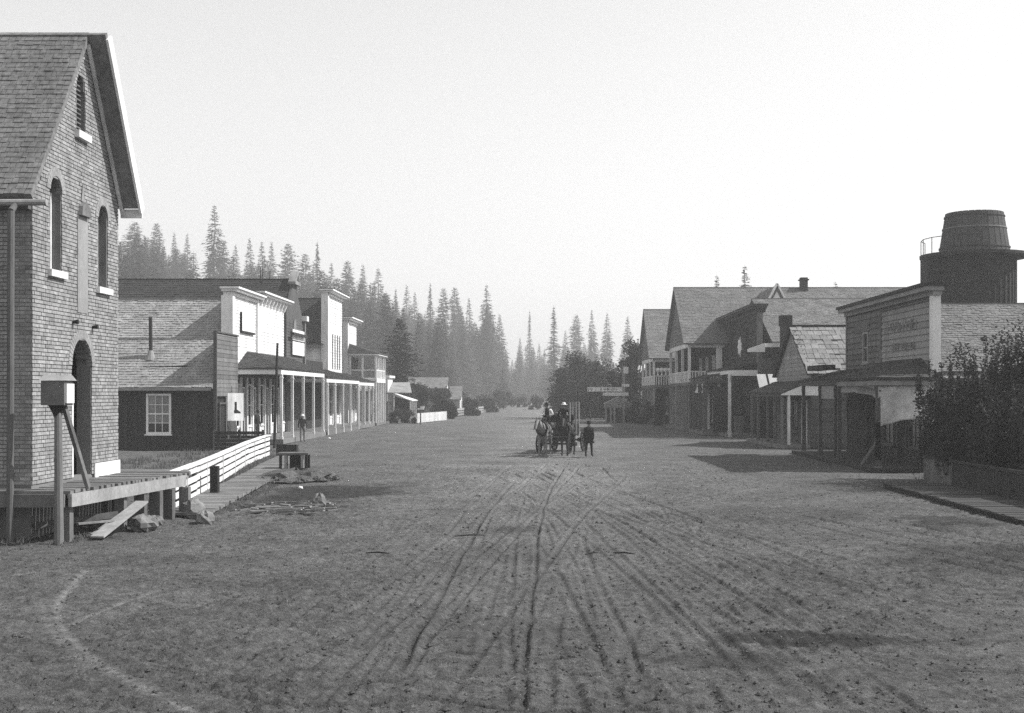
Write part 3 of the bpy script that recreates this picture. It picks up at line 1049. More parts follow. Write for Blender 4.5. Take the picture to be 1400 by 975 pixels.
def horse_extras(r, M, N, mane_m):
    def local(mb, name, m):
        return piece(mb.mesh(name, m), name, r, M)
    t = MB()
    a = N['tailb'] + Vector((0, .06, .02))
    for k in range(14):
        g = random.Random(k)
        p = a + Vector((g.uniform(-.05, .05), g.uniform(0, .06), 0))
        q = p + Vector((g.uniform(-.05, .05), .1, -.35)); w = q + Vector((g.uniform(-.06, .06), .02, -.4))
        t.tube(p, q, .03, .03, 5); t.tube(q, w, .03, .006, 5)
    local(t, 'tail', mane_m)
    t = MB()
    for k in range(22):
        f = k / 21
        g = random.Random(100 + k)
        p = N['neckb'].lerp(N['poll'], f) + Vector((0, .1 + .04 * (1 - f), .1))
        t.tube(p, p + Vector((g.uniform(.04, .12), g.uniform(-.05, .05), g.uniform(-.2, -.1))), .03, .008, 5)
    local(t, 'mane', mane_m)
    c = MB()          # collar
    cc = N['neckb'].lerp(N['chest'], .45)
    for k in range(16):
        g0, g1 = 2 * math.pi * k / 16, 2 * math.pi * (k + 1) / 16
        f = lambda g: cc + Vector((.24 * math.cos(g), -.12 - .16 * math.sin(g) * .4, .34 * math.sin(g)))
        c.tube(f(g0), f(g1), .055, .055, 6)
    local(c, 'collar', M_leather)
    s = MB()          # girth, back strap, traces
    for y, rr in ((-.28, .3), (.42, .285)):
        for k in range(16):
            g0, g1 = 2 * math.pi * k / 16, 2 * math.pi * (k + 1) / 16
            zc = 1.22 if y < 0 else 1.29
            f = lambda g: Vector((rr * .99 * math.cos(g), y, zc + rr * 1.06 * math.sin(g)))
            s.beam(f(g0), f(g1), .05, .03)
    s.beam((0, -.3, 1.53), (0, .8, 1.56), .05, .03)
    for k in (-1, 1): s.beam((k * .29, -.5, 1.12), (k * .3, 1.05, .95), .03, .05)
    hl = MB()
    for a, b in (('poll', 'face'), ('face', 'muz')):
        for k in (-1, 1):
            hl.beam(N[a] + Vector((k * .085, -.02, 0)), N[b] + Vector((k * .08, -.02, 0)), .015, .03)
    for q, rr in ((N['face'].lerp(N['muz'], .55), .085), (N['poll'].lerp(N['face'], .3), .11)):
        for k in range(10):
            g0, g1 = 2 * math.pi * k / 10, 2 * math.pi * (k + 1) / 10
            f = lambda g: q + Vector((rr * math.cos(g), rr * .75 * math.sin(g), rr * .75 * math.sin(g)))
            hl.beam(f(g0), f(g1), .015, .03)
    local(s, 'harness', M_leather); local(hl, 'bridle', M_leather)
# ------------------------------------------------------------------ left side of the street
FL = lambda x: Face((x, 0, 0), (0, 1, 0), (1, 0, 0))        # street-facing plane of the left row: u = distance, n = towards the street
FC = lambda y, x0=0: Face((x0, y, 0), (1, 0, 0), (0, -1, 0))  # camera-facing plane: u = x, n = towards the camera

# ---- tall brick building with the steep gable
BX, B0, B1 = -10.8, 26.5, 31.9
BR_U, BR_Z, BE0, BE1 = 29.65, 11.6, 7.36, 7.95
bk = thing('brick_building', 'tall brick building with steep gable and arched openings beside the plank deck', 'building', (BX - 3, 29, 0))
F = FL(BX)


def arch_inside(u, z, u0, u1, z0, zs, pointed=False):
    if z < z0 or u < u0 or u > u1: return False
    if z <= zs: return True
    r = (u1 - u0) / 2
    c = (u0 + u1) / 2
    k = 1.7 if pointed else 1.0
    return ((u - c) / r) ** 2 + ((z - zs) / (r * k)) ** 2 <= 1


ARCH = [(27.45, 28.12, 5.85, 7.62, False), (30.45, 31.12, 5.72, 7.42, False), (28.72, 30.0, 1.15, 3.75, False), (29.02, 29.58, 9.25, 10.15, True)]


def gable_top(u):
    if u < BR_U: return BE0 + (BR_Z - BE0) * (u - B0) / (BR_U - B0)
    return BE1 + (BR_Z - BE1) * (B1 + .05 - u) / (B1 + .05 - BR_U)


def brick_wall(F, u0, u1, z0, top, arches, seed, parent, n=0.0):
    """bricks too small to pick apart one by one: real bricks in one mesh, proud of the mortar"""
    r = random.Random(seed)
    mb = MB()
    tones = []
    ch, bl = .0865, .235
    z, row = z0, 0
    zmax = max(top(u0), top(u1), top(BR_U) if u0 < BR_U < u1 else 0)
    while z < zmax:
        u = u0 - (bl / 2 if row % 2 else 0)
        header = row % 6 == 5
        L = bl * .5 if header else bl
        while u < u1:
            a, b = max(u, u0), min(u + L - .012, u1)
            u += L
            if b - a < .03: continue
            um = (a + b) / 2
            if z + ch > top(um) - .02: continue
            if any(arch_inside(q, z + ch * .5, *A) for A in arches for q in (a + .02, um, b - .02)):
                # trim at the jamb
                A = [A for A in arches if any(arch_inside(q, z + ch * .5, *A) for q in (a + .02, um, b - .02))][0]
                if arch_inside(a + .01, z + ch * .5, *A) and arch_inside(b - .01, z + ch * .5, *A): continue
                if not arch_inside(a + .01, z + ch * .5, *A):
                    while b > a + .03 and arch_inside(b, z + ch * .5, *A): b -= .02
                else:
                    while a < b - .03 and arch_inside(a, z + ch * .5, *A): a += .02
                if b - a < .035: continue
            d = n + r.uniform(.0, .012)
            zz = z + .006
            p = [F.p(a, n - .03, zz), F.p(b, n - .03, zz), F.p(b, n - .03, zz + ch - .018), F.p(a, n - .03, zz + ch - .018),
                 F.p(a, d, zz), F.p(b, d, zz), F.p(b, d, zz + ch - .018), F.p(a, d, zz + ch - .018)]
            mb.add(p, [(4, 5, 6, 7), (0, 1, 5, 4), (1, 2, 6, 5), (2, 3, 7, 6), (3, 0, 4, 7)])
            tones += [max(-.75, r.gauss(0, .13))] * 5
        z += ch
        row += 1
    o = mb.build('bricks', M_brick, parent, kind='stuff')
    o.data.attributes.new('tone', 'FLOAT', 'FACE').data.foreach_set('value', np.array(tones, np.float32))
    return o


# mortar core: thin columns so that the openings are real recesses
core = MB()
du = .0675
u = B0
while u < B1 - 1e-6:
    um = u + du / 2
    zs = [0.0, gable_top(um) - .03]
    cuts = []
    for A in ARCH:
        if A[0] <= um <= A[1]:
            r_a = (A[1] - A[0]) / 2; c_a = (A[0] + A[1]) / 2
            cuts.append((A[2], A[3] + r_a * (1.7 if A[4] else 1) * math.sqrt(max(0, 1 - ((um - c_a) / r_a) ** 2))))
    cuts.sort()
    z = 0.0
    for c0, c1 in cuts + [(gable_top(um) - .03, None)]:
        if c0 > z: core.fbox(F, u, u + du, -.36, -.022, z, c0)
        z = c1
    u += du
wall_core = core.build('wall', M_mortar, bk)
brick_wall(F, B0, B1, 1.15, gable_top, ARCH, 3, wall_core)
inner = MB(); inner.fprism_n(F, [(B0 + .1, 0), (B1 - .1, 0), (B1 - .1, BE1 - .4), (BR_U, BR_Z - .5), (B0 + .1, BE0 - .4)], -.75, -.7); inner.build('inner_wall', M_interior, bk)
FS = FC(B0)
sw = MB(); sw.fbox(FS, BX - 9, BX - .365, -.3, -.022, 0, BE0 - .1); side_wall = sw.build('side_wall', M_mortar, bk)
brick_wall(FS, BX - 3.2, BX - .002, 1.15, lambda q: BE0 - .15, [], 4, side_wall)
bw = MB(); bw.fbox(FC(B1), BX - 9, BX - .365, -.02, .3, 0, BE1 - .1); bw.build('back_wall', M_brick, bk)
# plinth beside the door
pl = MB(); pl.fbox(F, 30.12, B1 + .02, .016, .05, 1.0, 1.4); pl.build('plinth', M_white, bk)
for (u0, u1, z0, zs, pt) in ARCH[:2]:
    s = MB(); s.fbox(F, u0 - .14, u1 + .14, -.1, .1, z0 - .16, z0 - .01); s.build('sill', M_white, bk)
    w = MB(); w.fbox(F, u0, u0 + .09, -.30, -.06, z0, zs); w.fbox(F, u1 - .07, u1, -.30, -.22, z0, zs); w.fbox(F, u0 + .09, u1 - .07, -.30, -.24, z0, z0 + .08); w.fbox(F, u0 + .09, u1 - .07, -.3, -.24, z0 + .95, z0 + 1.0)
    wf = w.build('window', M_white, bk)
    q = MB(); q.fbox(F, u0 + .09, u1 - .07, -.28, -.27, z0 + .08, zs + .3); q.build('pane', M_glass, wf)
s = MB(); s.fbox(F, 28.9, 29.7, -.1, .12, 9.07, 9.24); s.build('sill', M_white, bk)
w = MB()
for k in range(12): w.fbox(F, 29.02, 29.58, -.2, -.1, 9.27 + k * .11, 9.30 + k * .11)
w.build('louvre', M_greyboard, bk)
# blind plastered strip over the door, with its small hood
s = MB(); s.fbox(F, 29.05, 29.72, .0125, .022, 5.0, 7.27); s.build('plaster_panel', M_plaster, bk)
hd = MB()
hd.fprism_n(F, [(29.08, 7.28), (29.68, 7.28), (29.6, 7.5), (29.38, 7.62), (29.15, 7.5)], .0, .12); hd.build('hood', M_greyboard, bk)
hd = MB(); hd.fprism_n(F, [(29.28, 7.63), (29.48, 7.63), (29.38, 8.05)], .013, .03); hd.build('finial', M_plaster, bk)
for u_, z_ in ((28.78, 4.75), (30.05, 4.7)):
    k = MB(); k.tube(F.p(u_, 0, z_), F.p(u_, .14, z_ + .01), .035, .055, 8); k.build('lamp_bracket', M_iron, bk)
# brick arch rings
for (u0, u1, z0, zs, pt) in ARCH[:3]:
    c, rr = (u0 + u1) / 2, (u1 - u0) / 2
    m = MB()
    nn = int(math.pi * (rr + .1) / .09)
    for k in range(nn):
        g0, g1 = math.pi * k / nn + .01, math.pi * (k + 1) / nn - .01
        m.fprism_n(F, [(c + rr * math.cos(g0), zs + rr * math.sin(g0)), (c + (rr + .2) * math.cos(g0), zs + (rr + .2) * math.sin(g0)), (c + (rr + .2) * math.cos(g1), zs + (rr + .2) * math.sin(g1)), (c + rr * math.cos(g1), zs + rr * math.sin(g1))], -.12, .022)
    m.build('arch', M_brick, bk, kind='stuff')
# open door leaf (white) at the near jamb
d = MB(); d.fbox(F, 28.74, 28.82, -.35, .012, 1.16, 3.2); d.fbox(F, 28.82, 29.2, -.34, -.28, 1.16, 3.6)
d.build('door', M_white, bk)
# roof: near slope, far slope with overhang, fascia boards
mb = MB()
A, B_, C_, D_ = Vector((BX - 9, B0 - .25, BE0 - .05)), Vector((BX + .07, B0 - .25, BE0 - .05)), Vector((BX + .07, BR_U, BR_Z + .1)), Vector((BX - 9, BR_U, BR_Z + .1))
roof_slab(mb, A, B_, C_, D_, .12)
E_, G_ = Vector((BX - 9, B1 + .22, BE1 - .02)), Vector((BX + .5, B1 + .22, BE1 - .02))
C2_ = Vector((BX + .5, BR_U, BR_Z + .1))
roof_slab(mb, E_, G_, C2_, D_, .14)
rf = mb.build('roof', M_shingled, bk)
sh = MB(); k4 = Vector((0, 0, .004)); shingle_rows(sh, A + k4, B_ + k4, C_ + k4, D_ + k4, .16, .18, .018, 8); sh.build('shingles', M_shingled, rf, kind='stuff')
fs = MB()
up = Vector((0, 0, 1))
fs.beam(G_ + Vector((.04, 0, -.12)), C2_ + Vector((.04, 0, -.12)), .06, .3)
fs.beam(Vector((BX + .06, B1 + .2, BE1 - .22)), Vector((BX + .06, BR_U, BR_Z - .18)), .07, .18)
fs.fbox(Face((0, B1 + .24, 0), (1, 0, 0), (0, 1, 0)), BX + .0, BX + .55, -.05, .03, BE1 - .32, BE1 - .1)
fs.build('bargeboard', M_white, bk)
gt = MB(); gt.tube((BX - 9, B0 - .36, BE0 - .28), (BX + .45, B0 - .36, BE0 - .24), .07, .07, 8); gt.build('gutter', M_paleboard, bk)
ev = MB(); ev.box(BX - 9, BX - .01, B0 - .2, B0 - .025, BE0 - .35, BE0 - .18); ev.build('eave_board', M_midboard, bk)
dp = MB(); dp.tube((-11.02, 25.9, 0.0), (-11.02, 25.95, BE0 - .45), .075, .075, 10); dp.tube((-11.02, 25.95, BE0 - .45), (-11.0, 26.12, BE0 - .3), .07, .07, 10)
dp.build('downspout', M_post, bk)

# ---- plank deck on posts in front of it
dk = thing('plank_deck', 'raised plank deck on posts in front of the brick building', 'deck', (-10, 29, 0))


def deck_edge(y): return -9.85 + .8 * (y - 26.0) / 5.7


r_ = random.Random(2)
me_p = unit_mesh(M_deck)
y = 26.0
while y < 33.4:
    wv = r_.uniform(.17, .22)
    x1 = deck_edge(y) + r_.uniform(-.03, .05) if y < 31.9 else deck_edge(31.8) + .1 - (y - 31.8) * .35
    x0 = BX - 6.5 if y + wv < B0 else (BX + .02 if y < B1 + .03 else -14.5)
    M = Matrix.Translation((x0, y, 1.0 + r_.uniform(-.012, .012))) @ Matrix.Diagonal((x1 - x0, wv - .016, .07, 1))
    piece(me_p, 'plank', dk, M)
    y += wv
fa = MB(); fa.beam((BX - 6.5, 25.94, .86), (-9.9, 25.94, .86), .08, .27); fa.build('fascia_beam', M_greyboard, dk)
fa = MB(); fa.beam((-9.8, 25.98, .86), (-9.04, 31.75, .88), .08, .27); fa.build('fascia_beam', M_paleboard, dk)
for x, y, w in ((-9.98, 26.25, .22), (-11.6, 26.2, .24), (-9.62, 28.6, .22), (-9.45, 29.5, .24), (-9.3, 30.2, .26), (-9.2, 30.9, .24), (-10.6, 28.2, .2), (-9.0, 31.6, .24), (-13.2, 26.3, .24), (-10.5, 31.0, .24)):
    p = MB(); p.box(x - w / 2, x + w / 2, y - w / 2, y + w / 2, -.1, .725); p.build('post', M_greyboard if w != .2 else M_midboard, dk)
for a, b in (((-10.6, 26.4, .3), (-9.6, 28.3, .35)),):
    q = MB(); q.beam(a, b, .06, .14); q.build('brace', M_midboard, dk)

# ---- lamp post
lp = thing('street_lamp', 'wooden lamp post with pale boxed lantern and slanting brace before the brick building', 'street lamp', (-9.92, 25.7, 0))
p = MB(); p.tube((-9.92, 25.7, -.1), (-9.94, 25.7, 2.75), .095, .075, 10); p.build('post', M_post, lp)
p = MB(); p.box(-10.2, -9.72, 25.45, 25.95, 2.86, 3.36)
lb = p.build('lantern_box', M_greyboard, lp)
p = MB(); p.box(-9.718, -9.68, 25.5, 25.9, 2.9, 3.3); p.build('lantern_door', M_whitetrim, lb)
p = MB(); p.fprism_u(Face((-9.96, 25.7, 0), (1, 0, 0), (0, 1, 0)), [(-.28, 3.365), (.28, 3.365), (.05, 3.47), (-.05, 3.47)], -.27, .3); p.build('lantern_roof', M_plaster, lb)
p = MB(); p.lathe([(.08, 2.6), (.11, 2.7), (.2, 2.857)], (-9.95, 25.7, 0), 4); p.build('collar', M_dark, lp)
p = MB(); p.beam((-9.85, 25.78, 2.85), (-9.72, 26.8, 1.08), .08, .1); p.build('brace', M_greyboard, lp)

# ---- leaning boards and stones by the deck
for i, (a, b, w) in enumerate((((-9.35, 26.3, .06), (-9.1, 28.5, .62), .3), ((-9.55, 26.8, .05), (-9.3, 28.7, .5), .26), ((-9.9, 26.7, .3), (-9.3, 27.2, .32), .1))):
    q = MB(); q.beam(a, b, w, .04)
    q.build('loose_board', M_paleboard, label=('wide pale board leaning against the deck posts', 'second loose board lying behind the wide leaning board', 'short loose board between lamp post and deck')[i], cat='board', group='loose boards by the deck')
for i, (px, py, sx, sy, sz, lb_) in enumerate(((196, 722, .3, .3, .22, 'flat pale rock under the deck end by the loose boards'), (264, 705, .3, .35, .3, 'pale rock at the near end of the plank walk'), (280, 714, .22, .2, .2, 'smaller pointed rock in front of the plank walk end'), (212, 716, .2, .2, .14, 'small grey rock between deck post and loose board'), (157, 708, .12, .12, .12, 'small white stone under the deck'))):
    g = gnd(px, py)
    q = MB(); q.blob((g.x, g.y, sz * .4), sx, sy, sz, i + 3, 13, .17); q.build('rock', M_rock, label=lb_, cat='rock', group='rocks by the deck')

# ---- white board fence that swings from the deck to the stores
fn = thing('board_fence', 'white four-board fence curving beside the plank walk', 'fence', (-11, 46, 0))
FP = [(-9.62, 32.6), (-10.15, 36.6), (-10.75, 41.0), (-11.35, 45.2), (-11.95, 49.4), (-12.5, 53.2), (-12.95, 57.2), (-13.3, 61.0)]
FPz = [1.02, 1.0, 1.0, 1.0, 1.0, 1.0, 1.02, 1.05]
me_w = unit_mesh(M_white, 'board')
r_ = random.Random(4)
for i in range(len(FP) - 1):
    a, b = Vector((*FP[i], 0)), Vector((*FP[i + 1], 0))
    Lg = (b - a).length
    ud = (b - a) / Lg
    f = Face(a, ud, Vector((ud.y, -ud.x, 0)))
    dz = FPz[i + 1] - FPz[i]
    for j, zb in enumerate((.08, .32, .56, .79)):
        # street side boards, each run between two line posts
        M = fmat(f, .01, .06, zb + r_.uniform(-.015, .015), Lg - .02, .03, .16)
        M[2][0] = dz + r_.uniform(-.012, .012)
        piece(me_w, 'board', fn, M)
    M = fmat(f, .0, -.1, FPz[i], Lg, .27, .045); M[2][0] = dz
    piece(me_w, 'cap_rail', fn, M)
    for t in (0.0, .5):
        wpost = .11 if t == 0 else .045
        p = MB(); p.fbox(f, Lg * t - wpost / 2, Lg * t + wpost / 2, -.06 if t == 0 else .092, .055 if t == 0 else .115, 0, (FPz[i] + dz * t) - .006); p.build('post' if t == 0 else 'batten', M_midboard if t == 0 else M_whitetrim, fn)
p = MB(); p.box(-13.4, -13.24, 60.95, 61.1, 0, 1.1); p.build('post', M_midboard, fn)
p = MB(); p.box(-9.85, -9.62, 37.2, 37.45, -.05, .92); p.build('post', M_dark, fn)

# ---- plank walk
wk = thing('plank_walk', 'narrow walk of cross planks beside the white board fence', 'walkway', (-10, 45, 0))
WL = [(-9.55, 31.2), (-10.0, 36.0), (-10.55, 41.5), (-11.25, 48.0), (-11.85, 53.0), (-12.5, 59.5)]
WR = [(-8.3, 31.2), (-8.75, 36.0), (-9.2, 41.5), (-10.1, 48.0), (-10.8, 53.0), (-11.4, 59.5)]


def interp(P, y):
    for (x0, y0), (x1, y1) in zip(P[:-1], P[1:]):
        if y0 <= y <= y1: return x0 + (x1 - x0) * (y - y0) / (y1 - y0)
    return P[-1][0]


me_k = unit_mesh(M_plank)
y = 31.2
while y < 59.3:
    wv = r_.uniform(.2, .27)
    xa, xb = interp(WL, y) + r_.uniform(-.04, .03), interp(WR, y) + r_.uniform(-.03, .05)
    M = Matrix.Translation((xa, y, .05 + r_.uniform(-.008, .008))) @ Matrix.Rotation(r_.uniform(-.012, .012), 4, 'Z') @ Matrix.Diagonal((xb - xa, wv - .014, .07, 1))
    piece(me_k, 'plank', wk, M)
    y += wv
for P, off in ((WL, .15), (WR, -.15)):
    for i in range(len(P) - 1):
        q = MB(); q.beam((P[i][0] + off, P[i][1], .005), (P[i + 1][0] + off, P[i + 1][1], .005), .1, .088); q.build('sleeper', M_midboard, wk)

# ---- trough and rough stand at the far end of the walk, rubble
tr = thing('water_trough', 'dark wooden water trough behind the end of the plank walk', 'trough', (-12.1, 61.2, 0))
p = MB(); f = Face((-13.0, 61.5, 0), (1, 0, 0), (0, -1, 0))
p.fbox(f, 0, 1.0, -.5, .0, .0, .12); p.fbox(f, 0, 1.0, -.03, .0, .12, .55); p.fbox(f, 0, 1.0, -.5, -.47, .12, .55); p.fbox(f, 0, .04, -.47, -.03, .12, .55); p.fbox(f, .96, 1.0, -.47, -.03, .12, .55)
p.build('trough_box', M_dark, tr)
M_water = mat('trough_water', .25, .08, .1, spec=.8)
p = MB(); p.fbox(f, .04, .96, -.47, -.03, .4, .45); p.build('water', M_water, tr)
st = thing('plank_stand', 'rough wooden stand with stout legs at the end of the plank walk', 'stand', (-9.6, 49.6, 0))
f = Face((-10.25, 49.3, 0), (1, 0, 0), (0, -1, 0))
p = MB(); p.fbox(f, -.15, 1.1, -.95, .05, .66, .74); p.build('top', M_greyboard, st)
for u_, n_, m_ in ((.0, 0, M_dark), (.2, -.02, M_paleboard), (.86, 0, M_paleboard), (1.0, -.1, M_dark), (.05, -.9, M_dark), (.95, -.9, M_dark)):
    p = MB(); p.fbox(f, u_ - .05, u_ + .05, n_ - .05, n_ + .04, 0, .657); p.build('leg', m_, st)
p = MB(); p.fbox(f, .27, .8, -.5, -.46, .02, .655); p.build('back_board', M_dark, st)
mb = MB(); r_ = random.Random(9)
g0 = gnd(405, 655)
for k in range(150):
    a_, q = r_.uniform(0, 6.28), r_.random() ** .6
    x, y = g0.x + math.cos(a_) * q * 1.5, g0.y + math.sin(a_) * q * 2.1
    s = r_.uniform(.05, .16)
    mb.blob((x, y, max(0, .22 * (1 - q)) + s * .2), s, s, s * .7, k, 6, .3)
mb.blob((g0.x, g0.y, -.05), 1.3, 1.8, .42, 77, 16, .2)
tag(mb.build('earth_heap', M_dirt), 'low heap of earth and rubble below the rough wooden stand', 'rubble', kind='stuff')
mb = MB()
g0 = gnd(395, 697)
for k in range(46):
    x, y = g0.x + r_.uniform(-1.5, 1.2), g0.y + r_.uniform(-1.2, 1.6)
    a_ = r_.uniform(-.5, .5)
    L_ = r_.uniform(.15, .7)
    mb.beam((x, y, .03 + r_.uniform(0, .06)), (x + L_ * math.cos(a_), y + L_ * math.sin(a_), .03 + r_.uniform(0, .1)), r_.uniform(.03, .12), .03)
tag(mb.build('wood_scraps', M_paleboard), 'scattered wood scraps and splinters on the damp ground', 'scraps', kind='stuff')
for i, (px, py, sx, sy, sz, lb_) in enumerate(((436, 692, .22, .2, .24, 'squarish grey stone lying right of the wood scraps'), (411, 668, .08, .06, .06, 'small bright white stone on the dark damp ground'), (450, 600, .1, .1, .07, 'small white stone in the street near the porch posts'))):
    g = gnd(px, py)
    q = MB(); q.blob((g.x, g.y, sz * .4), sx, sy, sz, i + 27, 12, .18); q.build('rock', M_rock if i == 0 else M_whitetrim, label=lb_, cat='rock', group='stones in the street')
for i, (a, b, lb_) in enumerate(((gnd(622, 734), gnd(662, 733), 'thin dark stick lying across the wheel tracks left of centre'), (gnd(838, 757), gnd(868, 759), 'crooked dark stick lying in the middle of the road'), (gnd(800, 759), gnd(818, 757), 'short dark stick beside the crooked stick'), (gnd(500, 757), gnd(532, 758), 'dark broken twig lying left of the wheel tracks'))):
    q = MB(); mid = (a + b) * .5 + Vector((.02, .04, .03)); q.tube(a + Vector((0, 0, .015)), mid, .012, .018, 6); q.tube(mid, b + Vector((0, 0, .02)), .018, .008, 6)
    q.build('stick', M_dark, label=lb_, cat='stick', group='sticks on the road')

# ---- low dark shed with a false front (board walls, window, stove pipe)
SX, S0, S1 = -17.8, 68.2, 72.9
sd = thing('shed_store', 'low dark board store with shingle roof beside the brick building', 'building', (SX - 3, 70, 0))
F = FL(SX)
FS = FC(S0)
wz0, wz1, wx0, wx1 = .98, 2.98, -21.42, -20.28
mb = MB(); wallgrid(mb, FS, SX - 13, SX - .02, 0, 3.6, -.12, -.03, [(wx0, wx1, wz0, wz1)]); mb.fbox(F, S0 + .13, S1, -.15, -.03, 0, 3.6); mb.fbox(FC(S1), SX - 13, SX - .16, -.01, .1, 0, 3.6)
mb.build('wall', M_dark, sd)
u, r_ = SX - 8.5, random.Random(6)
me_b = unit_mesh(M_darkboard, 'board')
while u < SX - .05:
    wv = min(r_.uniform(.2, .3), SX - u)
    for za, zb in (((0, wz0 - .09), (wz1 + .09, 3.55)) if (u + wv > wx0 - .09 and u < wx1 + .09) else ((0, 3.55),)):
        piece(me_b, 'board', sd, fmat(FS, u, -.03, za, wv - .014, r_.uniform(.02, .04), zb - za))
    u += wv
window(FS, sd, wx0, wx1, wz0, wz1, 3, 4, pm=M_curtain, n=.02, panes=True, pm_low=M_glass, bar=.11)
z_e, z_r = 3.42, 6.2
gable_roof(F, sd, S0 - .45, S1 + .3, -.03, -13, z_e, z_r, 70.6, M_shingle, course=.2, width=.19, lift=.035, seed=21)
fb = MB(); fb.box(SX - 13, SX - .1, S0 - .5, S0 - .46, z_e - .17, z_e - .02); fb.build('fascia', M_paleboard, sd)
sp = MB(); sp.tube((-21.7, 69.5, 4.9), (-21.72, 69.5, 7.35), .1, .1, 10); ch = sp.build('stove_pipe', M_iron, sd)
sp = MB(); sp.lathe([(.32, 4.95), (.2, 5.25), (.12, 5.5)], (-21.7, 69.5, 0), 10); sp.build('flashing', M_paleboard, ch)
tb = MB(); tb.beam((-22.3, 68.95, 4.5), (-19.5, 68.95, 4.62), .14, .1); tb.build('roof_plank', M_dark, sd)
# false front and doorway bay
ff = MB(); ff.fbox(F, S0 - .12, S1, .0, .12, 2.95, 6.43); ff.build('false_front', M_dark, sd)
lap_boards(F, sd, S0 - .1, S1, 2.95, 6.38, .24, M_greyboard, n=.122, seed=3)
tm = MB(); tm.fbox(F, S0 - .24, S0 - .12, .0, .18, 0, 6.5); tm.fbox(F, S0 - .12, S1, .0, .2, 6.44, 6.52); tm.build('corner_board', M_midboard, sd)
bt = MB(); bt.fbox(F, 70.6, S1, .0, .1, 0, 1.25); bt.fbox(F, 70.6, S1, .0, .05, 1.25, 2.94); bt.build('bulkhead', M_midboard, sd)
door(F, sd, 68.9, 70.2, .1, 2.5, n=.08, fm=M_midboard)
# white placard with a boot on it
pc = thing('boot_sign', 'white placard with a black boot on the dark board store', 'sign', (SX + .5, 70.5, 1.6))
f = Face((SX + .25, 70.5, 0), Vector((.62, .42, 0)), Vector((.42, -.62, 0)))
p = MB(); p.fbox(f, -.12, .82, -.02, .02, 1.55, 3.12); p.build('board', M_white, pc)
bpoly = [(.30, 2.62), (.42, 2.62), (.42, 2.18), (.62, 2.06), (.66, 1.98), (.28, 1.98), (.26, 2.1), (.30, 2.2)]
p = MB(); p.fprism_n(f, bpoly, .021, .03); p.build('boot', M_dark, pc)
p = MB(); p.tube(f.p(-.2, 0, 0), f.p(-.2, 0, 3.2), .05, .05, 8); p.tube(f.p(-.2, 0, 1.6), f.p(.8, -.03, 1.6), .03, .03, 6); p.build('post', M_paleboard, pc)
# dark plank barrier in front of it
br = thing('plank_barrier', 'dark low plank barrier behind the far end of the white fence', 'barrier', (-16, 67.4, 0))
f = Face((-17.6, 67.5, 0), (1, 0, 0), (0, -1, 0))
for j in range(5):
    for (a, b) in (((0, .7), (.8, 1.3), (1.4, 2.6)) if j == 3 else ((0, 2.6),)):
        p = MB(); p.fbox(f, a, b, 0, .04, .02 + j * .21, .02 + j * .21 + .185); p.build('board', M_dark, br)
for u_ in (-.05, 1.3, 2.6):
    p = MB(); p.fbox(f, u_ - .06, u_ + .06, -.1, -.003, 0, 1.12); p.build('post', M_greyboard if u_ < 0 else M_dark, br)

# ---- the row of false-front stores
RX = -18.5
F = FL(RX)


def shopfront(parent, u0, u1, zt, z0=.35, bays=3, m=None, pil=M_white, seed=1):
    """recessed dark bays between pale pilasters under the porch"""
    m = m or M_white
    r = random.Random(seed)
    w = (u1 - u0) / bays
    for k in range(bays):
        a, b = u0 + k * w + .22, u0 + (k + 1) * w - .22
        if k % 2 == 1: door(F, parent, a + w * .15, b - w * .15, z0, zt - .7, n=-.02, fm=pil)
        else:
            window(F, parent, a, b, z0 + .75, zt - .5, 2, 2, fm=pil, pm=M_glass, n=-.02, bar=.09)
            kp = MB(); kp.fbox(F, a - .05, b + .05, .0, .05, z0, z0 + .55); kp.build('kick_panel', m, parent)
        pz = MB(); pz.fbox(F, u0 + k * w - .14, u0 + k * w + .14, .02, .14, z0, zt); pz.build('pilaster', pil, parent)


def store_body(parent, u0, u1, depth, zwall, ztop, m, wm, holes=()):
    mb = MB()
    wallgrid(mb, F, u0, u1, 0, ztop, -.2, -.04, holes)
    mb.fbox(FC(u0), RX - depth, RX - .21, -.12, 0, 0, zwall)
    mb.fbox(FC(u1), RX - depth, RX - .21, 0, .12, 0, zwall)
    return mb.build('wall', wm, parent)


# first white store
C0, C1 = 75.0, 81.5
sc = thing('white_store', 'white false-front store with shingle roof next to the dark board store', 'building', (RX - 3, 78, 0))
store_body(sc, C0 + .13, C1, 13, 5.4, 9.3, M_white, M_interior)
lap_boards(F, sc, C0 + .3, C1 - .25, 4.4, 9.0, .2, M_white, n=-.035, seed=11)
gable_roof(F, sc, C0 - .3, C1 + .2, -.22, -14, 5.3, 9.0, 78.1, M_shingle, course=.2, width=.2, lift=.04, seed=31)
p = MB(); p.fbox(F, C0 - .3, C0 + .3, -.6, .1, 0, 9.0); p.build('corner_pilaster', M_whitetrim, sc)
p = MB(); p.fbox(F, C1 - .3, C1 + .12, -.3, .14, 4.4, 9.3); p.build('corner_pilaster', M_whitetrim, sc)
cornice(F, sc, C0 - .1, C1 - .1, 9.55, proj=.55, back=.5)
shopfront(sc, C0 + .3, C1, 4.1, bays=4, seed=2)
sg = thing('store_sign', 'blank white sign board with its cast shadow built as a dark frame on the first white false front', 'sign', (RX + .1, 78.6, 7.3))
p = MB(); p.fbox(F, 77.0, 80.5, .07, .12, 7.0, 8.15); p.build('board', M_white, sg)
p = MB(); p.fbox(F, 76.9, 77.0, .0, .13, 6.9, 8.15); p.fbox(F, 77.0, 80.5, .0, .13, 6.88, 7.0); p.build('edging', M_dark, sg)  # dark L stands in for the shadow cast by the proud board
